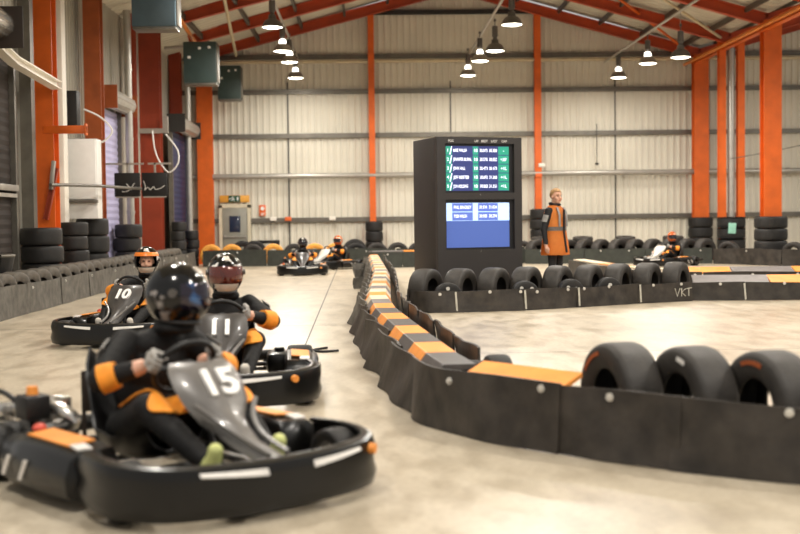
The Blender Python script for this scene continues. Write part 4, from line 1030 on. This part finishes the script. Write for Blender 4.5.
# ------------------------------------------------------------------ karts
KM = {}
def km(key, fn, m, **k):
    if key not in KM:
        bm = nb(); fn(bm); KM[key] = to_mesh(key, bm, M[m], True, k.get('ang', 38))
    return KM[key]
def kart(label, loc, rz, number=None, fair='fair_d', numsize=.17, pod_top='plank_o', stripe='fair_s'):
    t = thing('racing_kart', label, 'kart', loc, rz, 'racing karts')
    P = lambda n, fn, m, par=t, **k: link(n, km(n+m, fn, m, **k), par)
    def chassis(bm):
        for s in (-1, 1):
            tube(bm, [(s*.20, -.92, .075), (s*.25, -.55, .07), (s*.33, -.2, .065), (s*.34, .35, .065), (s*.30, .88, .075)], .016, 8, sub=4)
            tube(bm, [(s*.33, -.30, .07), (s*.60, -.34, .09), (s*.62, .30, .09), (s*.34, .34, .07)], .013, 8)
        for y_ in (-.62, -.2, .36, .84): cyl(bm, (-.31, y_, .07), (.31, y_, .07), .015, n=8)
        cyl(bm, (-.55, .62, .135), (.55, .62, .135), .018, n=10)
        for s in (-1, 1): tube(bm, [(s*.24, -.60, .08), (s*.40, -.60, .12), (s*.50, -.60, .13)], .016, 8)
    P('chassis_frame', chassis, 'kart_frame')
    def tray(bm): box(bm, (0, -.42, .055), (.52, .98, .012), bev=.004)
    P('floor_tray', tray, 'kart')
    def bumper(bm):
        path = [(-.60, -.36), (-.635, -.55), (-.62, -.70), (-.54, -.84), (-.40, -.915), (-.20, -.955), (0, -.965), (.20, -.955), (.40, -.915), (.54, -.84), (.62, -.70), (.635, -.55), (.60, -.36)]
        pp = smooth_path([(x, y_, 0) for x, y_ in path], 4)
        sec = [(0, .035), (.045, .04), (.06, .09), (.045, .15), (.055, .205), (.04, .255), (.015, .268), (-.012, .266), (-.012, .25), (.01, .24), (.022, .2), (.012, .15), (.025, .09), (.015, .055)]
        rs = []
        for i, p in enumerate(pp):
            d = (pp[min(i+1, len(pp)-1)]-pp[max(i-1, 0)]).normalized(); nv = V((d.y, -d.x, 0))
            u = i/(len(pp)-1); k_ = .012*math.cos((u-.5)*2*PI)
            rs.append(ring(bm, [p+nv*a+V((0, 0, z-k_*(z > .1)+(.025*abs(2*u-1)**4)*(z < .1))) for a, z in sec]))
        bridge(bm, rs)
    b = P('front_bumper', bumper, 'kart', ang=45)
    for s in (-1, 1):
        def fl(bm):
            G = [[V((s*(.12+u*.30), -1.018+.012*v+.045*u*u+.006*u, .195+.025*u+v*.028*(1-.5*u))) for v in (0, 1)] for u in [i/6 for i in range(7)]]
            sheet(bm, G, .008)
        link('bumper_flash', km('bumper_flash%d' % s, fl, 'sticker'), b)
    def dot(bm): cyl(bm, (.50, -.93, .215), (.515, -.955, .213), .024, n=16)
    P('bumper_reflector', dot, 'plank_o', b)
    def podf(s):
        def fn(bm):
            ys = [-.34, -.30, -.1, .15, .36, .43]; rs = []
            for i, y_ in enumerate(ys):
                k_ = (.6, .92, 1, 1, .95, .7)[i]; xo = .50+.20*k_; zt_ = .10+.17*k_
                rs.append(ring(bm, [V((s*x, y_, z)) for x, z in ((.44, .06), (xo-.03, .05), (xo, .08), (xo+.005, zt_*.6), (xo-.02, zt_-.03), (xo-.06, zt_), (.46, zt_+.01), (.44, zt_-.02))]))
            bridge(bm, rs)
        return fn
    for s, n_ in ((-1, 'side_pod'), (1, 'side_pod')):
        o = link('side_pod', km('side_pod%d' % s, podf(s), 'kart', ang=45), t)
        def topf(bm): 
            G = [[V((s*(.49+v*.13), -.2+u*.42, .287-.012*v)) for v in (0, .5, 1)] for u in (0, .25, .5, .75, 1)]
            sheet(bm, G, .008)
        link('pod_top_panel', km('pod_top%d%s' % (s, pod_top), topf, pod_top), o)
        for y_ in (.10, .28):
            def slot(bm): sheet(bm, [[V((s*.708, y_+u*.035-v*.07, .09+v*.10)) for v in (0, 1)] for u in (0, 1)], .006)
            link('pod_slash', km('pod_slash%d%.1f' % (s, y_), slot, 'sticker'), o)
        def stk(bm): sheet(bm, [[V((s*(.55+v*.07), -.29+u*.075, .268+.012*u)) for v in (0, 1)] for u in (0, 1)], .008)
        link('pod_sticker', km('pod_sticker%d' % s, stk, 'sticker'), o)
    def rear(bm):
        tube(bm, [(-.66, .56, .16), (-.66, .80, .16), (-.58, .91, .17), (0, .93, .17), (.58, .91, .17), (.66, .80, .16), (.66, .56, .16)], .045, 12, sub=4)
        for s in (-1, 1): cyl(bm, (s*.28, .80, .08), (s*.28, .92, .15), .015, n=8)
    P('rear_bumper', rear, 'kart')
    def fairing(bm):
        rows_ = [(-.305, .60, .09), (-.32, .594, .15), (-.355, .56, .175), (-.415, .497, .18), (-.475, .43, .165), (-.525, .375, .105), (-.60, .335, .068), (-.74, .285, .05), (-.86, .258, .05), (-.93, .24, .05)]
        G = [[V((w_*x, y_-.045*(y_ > -.7)+.09*abs(x)**3, z-.035*abs(x)**3*(z < .4))) for x in (-1, -.85, -.6, -.3, 0, .3, .6, .85, 1)] for y_, z, w_ in rows_]
        sheet(bm, G, .02)
    fo = link('front_fairing', km('front_fairing'+fair, fairing, fair, ang=60), t)
    def ridge(bm):
        for s in (-1, 1):
            tube(bm, [(s*.165, -.51, .44), (s*.10, -.585, .375), (s*.06, -.72, .31), (s*.05, -.92, .258)], .012, 6, sub=3)
    link('fairing_edge', km('fairing_edge'+stripe, ridge, stripe), fo)
    if number: text('race_number', number, numsize, M['numw'], fo, (0, -.457, .515), (1, 0, 0), (0, .69, .73), bold=.006, shear=.12 if number == '10' else .0, ext=.012)
    wc = V((0, -.16, .57)); wu = V((0, -.6, .8)).normalized(); wn = V((0, .8, .6))
    def wheel(bm):
        tube(bm, [wc+V((.155*math.cos(a), 0, 0))+wu*.155*math.sin(a) for a in [i*2*PI/28 for i in range(28)]], .014, 10, closed=True)
        for a in (0, PI, -PI/2): tube(bm, [wc-wn*.02, wc+V((.15*math.cos(a), 0, 0))+wu*.15*math.sin(a)], .014, 8)
        cyl(bm, wc-wn*.03, wc, .045, n=18)
    P('steering_wheel', wheel, 'black')
    def colm(bm): cyl(bm, wc-wn*.03, (0, -.50, .10), .014, n=10)
    P('steering_column', colm, 'kart_frame')
    def seat(bm):
        c = [(-.08, .16), (.02, .115), (.18, .09), (.33, .11), (.43, .22), (.49, .36), (.53, .50), (.55, .58)]
        G = [[V((w_*x, y_-(.07*abs(x)**3 if i > 3 else 0), z+.13*abs(x)**4*(1 if i < 6 else .4))) for x in (-1, -.9, -.7, -.35, 0, .35, .7, .9, 1)] for i, ((y_, z), w_) in enumerate(zip(c, (.17, .20, .215, .22, .22, .21, .19, .16)))]
        sheet(bm, G, .012)
    P('seat', seat, 'seat', ang=60)
    def engine(bm):
        box(bm, (-.36, .52, .20), (.19, .26, .18), bev=.02)
        for i in range(6): box(bm, (-.36, .47+i*.022, .33), (.17, .010, .12), bev=.003)
        cyl(bm, (-.46, .52, .22), (-.50, .52, .22), .085, n=20)
        tube(bm, [(-.36, .42, .25), (-.34, .30, .30), (-.40, .42, .36), (-.44, .62, .34), (-.46, .80, .30)], .035, 12, sub=4)
        tube(bm, [(-.47, .74, .31), (-.48, .90, .29)], .05, 14)
    e = P('engine', engine, 'silver')
    def air(bm): box(bm, (-.50, .42, .37), (.13, .14, .12), bev=.015); tube(bm, [(-.50, .55, .36), (-.54, .66, .42), (-.56, .76, .40), (-.56, .80, .30)], .014, 8, sub=4)
    P('air_box', air, 'black', e)
    def capf(bm): lathe(bm, [(.001, .47), (.026, .47), (.03, .43), (.001, .43)], 14, Matrix.Translation((-.50, .42, 0)))
    P('filler_cap', capf, 'plank_o', e)
    def red(bm): ell(bm, (-.54, .26, .29), (.035, .03, .025))
    P('primer_bulb', red, 'red', e)
    def tank(bm): box(bm, (.40, .46, .17), (.2, .30, .16), bev=.04); lathe(bm, [(.04, .25), (.04, .28), (.001, .28)], 14, Matrix.Translation((.40, .46, 0)))
    P('fuel_tank', tank, 'kart')
    def guard(bm):
        box(bm, (0, .80, .36), (.10, .03, .22), bev=.008); cyl(bm, (-.04, .80, .08), (-.04, .80, .42), .012, n=8); cyl(bm, (.04, .80, .08), (.04, .80, .42), .012, n=8)
    P('rear_guard', guard, 'door_dark')
    for s in (-1, 1):
        for nm, y_, R_, w_ in (('front_wheel', -.60, .13, .13), ('rear_wheel', .62, .14, .19)):
            x_ = s*(.565 if nm == 'front_wheel' else .56)
            w = link(nm, tyre_mesh(R_, w_, .07), t, (x_, y_, R_), (0, PI/2, 0))
            key = 'rim%s' % nm
            if key not in KM:
                bm = nb(); lathe(bm, [(.02, -w_*.36), (.075, -w_*.42), (.072, -w_*.36), (.062, -w_*.1), (.062, w_*.1), (.072, w_*.36), (.075, w_*.42), (.02, w_*.36)], 24)
                KM[key] = to_mesh('wheel_rim', bm, M['silver'])
            link('wheel_rim', KM[key], w)
    return t

def place(cx, cy): return (cx, cy, 0)
R_ = math.radians
def at_front(fx, fy, deg):
    a = R_(deg); return (fx-math.sin(a)*1.0, fy+math.cos(a)*1.0, 0)
K15 = at_front(-.345, 5.08, 40); K11 = at_front(-1.0, 7.85, 4); K10 = at_front(-2.68, 12.08, -10)
KA = at_front(-1.54, 27.8, 2); KB = at_front(-1.58, 31.2, -38); KR = at_front(7.0, 30.3, -48)
kart('black kart numbered 15 turning closest to the camera', K15, R_(40), '15', 'fair_s', .2)
kart('black kart numbered 11 right behind kart 15', K11, R_(4), '11', 'fair_d', .18)
kart('black kart numbered 10 beside the grey left barrier', K10, R_(-10), '10', 'fair_d', .17)
fk = [kart('dark kart facing the camera before the back barrier, far left', KA, R_(2), None, 'fair_d', stripe='fair_s')]
fk += [kart('dark kart with pale nose behind and right of the other far kart', KB, R_(-38), None, 'fair_w', stripe='sticker')]
fk += [kart('dark kart with pale nose alone at far right before black tyres', KR, R_(-48), None, 'fair_w', stripe='sticker')]
driver('driver of kart 15, black helmet with blue visor turned right, hands on wheel', K15, R_(40), helmet='hgrey', visor='visor_b', head_yaw=R_(38), fwd=.17, boots='boot_y', lean=.11, lift=.0)
driver('driver of kart 11, black helmet with orange-red visor and pale chin', K11, R_(4), helmet='hpat', visor='visor_o', head_yaw=R_(8), chin='hpale', boots='boot_w', lift=-.03)
driver('driver of kart 10, black helmet with white pattern, orange band and face showing', K10, R_(-10), helmet='hpat', face=True, head_yaw=R_(18), boots='boot_w', chin='hpale', lift=-.05)
fk += [driver('driver in black helmet on the far left kart facing the camera', KA, R_(2), helmet='hblack', visor='visor', boots='boot_b', lift=-.03)]
fk += [driver('driver in pale and orange helmet on the pale-nosed far kart', KB, R_(-38), helmet='horange', visor='visor', head_yaw=R_(10), boots='boot_b', glove='glove', lift=-.03)]
fk += [driver('driver in orange helmet on the lone kart at far right', KR, R_(-48), helmet='horange', visor='visor', head_yaw=R_(48), boots='boot_w', lift=-.03)]
for o in fk: o.scale = (.87, .87, .87)          # junior karts

# ------------------------------------------------------------------ marshal
mt = thing('person', 'track marshal in orange hi-vis vest standing beside the kiosk, looking right', 'person', (2.99, 19.1, 0), R_(50)); mt.scale = (1.06, 1.06, 1.03)
k = 1.0
bm = nb()
HC = V((0, -.02, 1.56))
for s in (-1, 1):
    caps(bm, (s*.085, .01, .86), (s*.095, 0, .48), .092, .062); caps(bm, (s*.095, 0, .48), (s*.10, .02, .09), .060, .045); caps(bm, (s*.10, .03, .05), (s*.115, -.12, .045), .045, .04)
    caps(bm, (s*.17, .01, 1.335), (s*.25, .05, 1.06), .066, .053); caps(bm, (s*.25, .05, 1.06), (s*.275, .0 if s < 0 else .02, .84), .050, .036)
ell(bm, (0, .01, .90), (.155, .115, .13)); ell(bm, (0, .01, 1.08), (.145, .105, .2)); ell(bm, (0, .01, 1.24), (.168, .115, .15)); ell(bm, (0, .015, 1.335), (.16, .075, .06))
caps(bm, (0, .015, 1.36), (0, .0, 1.50), .058, .052)
Hm = head(bm, HC, .98, R_(-24))
for s in (-1, 1):                                    # relaxed hands: palm, four fingers, thumb
    w = V((s*.275, .0 if s < 0 else .02, .825))
    caps(bm, w, w+V((0, -.01, -.06)), .026, .028)
    for q, (L_, dy) in enumerate(((.052, -.030), (.062, -.011), (.058, .009), (.045, .027))):
        b0 = w+V((0, dy-.01, -.075)); b1 = b0+V((-s*.006, -.004, -L_*.55)); b2 = b1+V((-s*.016, -.004, -L_*.45))
        caps(bm, b0, b1, .0092, .0088); caps(bm, b1, b2, .0088, .0075)
    caps(bm, w+V((0, -.025, -.03)), w+V((-s*.01, -.05, -.065)), .011, .0095); caps(bm, w+V((-s*.01, -.05, -.065)), w+V((-s*.016, -.052, -.09)), .0095, .008)
me = blend('marshal_body', bm, M['jacket'], .0085, 4); me.materials.append(M['skin']); me.materials.append(M['boot_b'])
for p in me.polygons:
    c = p.center
    if c.z > 1.455: p.material_index = 1
    elif c.z < .83 and abs(c.x) > .20: p.material_index = 1
    elif c.z < .10: p.material_index = 2
link('marshal_body', me, mt)
bm = nb()
rs = []; n = 40
for z, rx, ry, cy in ((.66, .222, .19, .01), (.68, .228, .195, .01), (.85, .216, .172, .01), (1.0, .2, .15, .01), (1.15, .193, .143, .01), (1.28, .190, .138, .012), (1.34, .182, .12, .015), (1.385, .15, .098, .015), (1.415, .105, .085, .015), (1.43, .082, .078, .012)):
    pts = []
    for i in range(n):
        a = 2*PI*i/n; ca, sa = math.cos(a), math.sin(a); e_ = .8
        w_ = 1+.018*math.sin(a*9+z*5)*(z < 1.0)
        pts.append(V((rx*math.copysign(abs(ca)**e_, ca)*w_, cy+ry*math.copysign(abs(sa)**e_, sa)*w_, z)))
    rs.append(ring(bm, pts))
bridge(bm, rs, cap=False)
bmesh.ops.solidify(bm, geom=bm.faces[:], thickness=.006)
vest = obj('hi_vis_vest', bm, M['hivis'], mt, label='orange hi-vis vest')
def vring(z0, z1, m, nm, rx, ry):
    bm = nb(); sec = []
    for z in (z0, z1):
        sec.append(ring(bm, [V((rx*math.copysign(abs(math.cos(2*PI*i/n))**.8, math.cos(2*PI*i/n)), .011+ry*math.copysign(abs(math.sin(2*PI*i/n))**.8, math.sin(2*PI*i/n)), z)) for i in range(n)]))
    bridge(bm, sec, cap=False); bmesh.ops.solidify(bm, geom=bm.faces[:], thickness=.004); obj(nm, bm, M[m], vest)
vring(1.035, 1.095, 'reflect', 'reflective_band', .201, .151)
bm = nb()
for s in (-1, 1):
    G = [[V((s*(.075+.05*v), .01+ (-.1-.045*min(1, (1.40-z)/.12)) , z)) for v in (0, 1)] for z in (1.395, 1.36, 1.32, 1.28, 1.2, 1.1)]
    sheet(bm, G, .008)
obj('shoulder_tape', bm, M['reflect'], vest)
bm = nb()
G = [[V((-.03*v+.015, -.152-.0*v-(.045 if z < .75 else .02 if z < .9 else 0), z)) for v in (0, 1)] for z in (.70, .85, 1.0, 1.15, 1.28, 1.36)]
sheet(bm, G, .02); obj('front_opening', bm, M['jacket'], vest)
bm = nb(); tube(bm, [V((.072*math.cos(a), .008+.072*math.sin(a), 1.445+.012*math.sin(a))) for a in [i*PI/10 for i in range(20)]], .022, 10, closed=True); obj('jacket_collar', bm, M['jacket'], mt)
bm = nb(); d = V((-.08, .04, -.275)).normalized(); sd = V((-1, 0, .2)).normalized(); tt = d.cross(sd)
sheet(bm, [[V((-.165, .01, 1.335))+d*(.07+u*.11)+(sd*math.cos(v)+tt*math.sin(v))*.066 for v in (-.8, -.4, 0, .4, .8)] for u in (0, .5, 1)], .006); obj('sleeve_patch', bm, M['suit_g'], mt)
bm = nb()                                            # short hair cap over the skull
def hp(az, el):
    a, e_ = R_(az), R_(el); return Hm @ V((.081*math.sin(a)*math.cos(e_), .016-.101*math.cos(a)*math.cos(e_), .034+.096*math.sin(e_)))
G = []
for i in range(33):
    az = -180+i*360/32; fr = math.cos(R_(az)); low = 28 if fr > .55 else (6 if fr > .1 else -28)
    G.append([hp(az, low+(89-low)*j/8)+V((0, 0, .003*math.sin(i*2.3+j))) for j in range(9)])
sheet(bm, G, .014); obj('hair', bm, M['hair'], mt)
for s in (-1, 1):
    bm = nb(); c = Hm @ V((s*.031, -.083, .008)); ell(bm, c, (.011, .006, .007)); obj('eye', bm, M['eye'], mt)
    bm = nb(); tube(bm, [Hm @ V((s*.015, -.096, .030)), Hm @ V((s*.034, -.092, .035)), Hm @ V((s*.052, -.078, .028))], .004, 6); obj('eyebrow', bm, M['hair'], mt)
bm = nb(); ell(bm, Hm @ V((0, -.093, -.062)), (.022, .006, .006), (0, 0, R_(-24))); obj('mouth', bm, M['lip'], mt)

# ------------------------------------------------------------------ floor joints and marks
def joint(n_, p, q, w=.018):
    p, q = V((*p, .0015)), V((*q, .0015)); d = (q-p).normalized(); s = V((d.y, -d.x, 0))*w/2; bm = nb()
    bm.faces.new([bm.verts.new(v) for v in (p-s, q-s, q+s, p+s)]); struct('trim_%d' % n_, bm, M['purlin'])
joint(21, (-.62, 8.5), (-.85, 33.5)); joint(22, (-4.7, 22.0), (-.35, 22.0), .03); joint(23, (-4.7, 14.5), (-.4, 14.5)); joint(24, (.9, 11.2), (9, 11.2), .012)

# ------------------------------------------------------------------ light
def area(loc, size, power, col=(1, .945, .86), rot=(0, 0, 0)):
    l = bpy.data.lights.new('lamp_light', 'AREA'); l.shape = 'DISK'; l.size = size; l.energy = power; l.color = col; l.spread = PI
    o = bpy.data.objects.new('lamp_light', l); COL.objects.link(o); o.location = loc; o.rotation_euler = rot
for x, y, z, on, lb in LAMPS: area((x, y, z-.06), .44, 55 if y > 34 else (90 if y > 31.8 else 150))
for y in (3., 9., 15., 21.):
    for x in (-2.1, 3.2, 7.4): area((x, y, 5.5), .44, 165)
for y in (22., 30.): area((14.5, y, 5.5), .5, 210)
w = bpy.data.worlds.new('world'); S.world = w; w.use_nodes = True
w.node_tree.nodes['Background'].inputs[0].default_value = (1, .965, .91, 1); w.node_tree.nodes['Background'].inputs[1].default_value = .42

S.view_settings.view_transform = 'Standard'; S.view_settings.look = 'None'; S.view_settings.exposure = .33; S.view_settings.gamma = 1
S.view_settings.use_curve_mapping = False
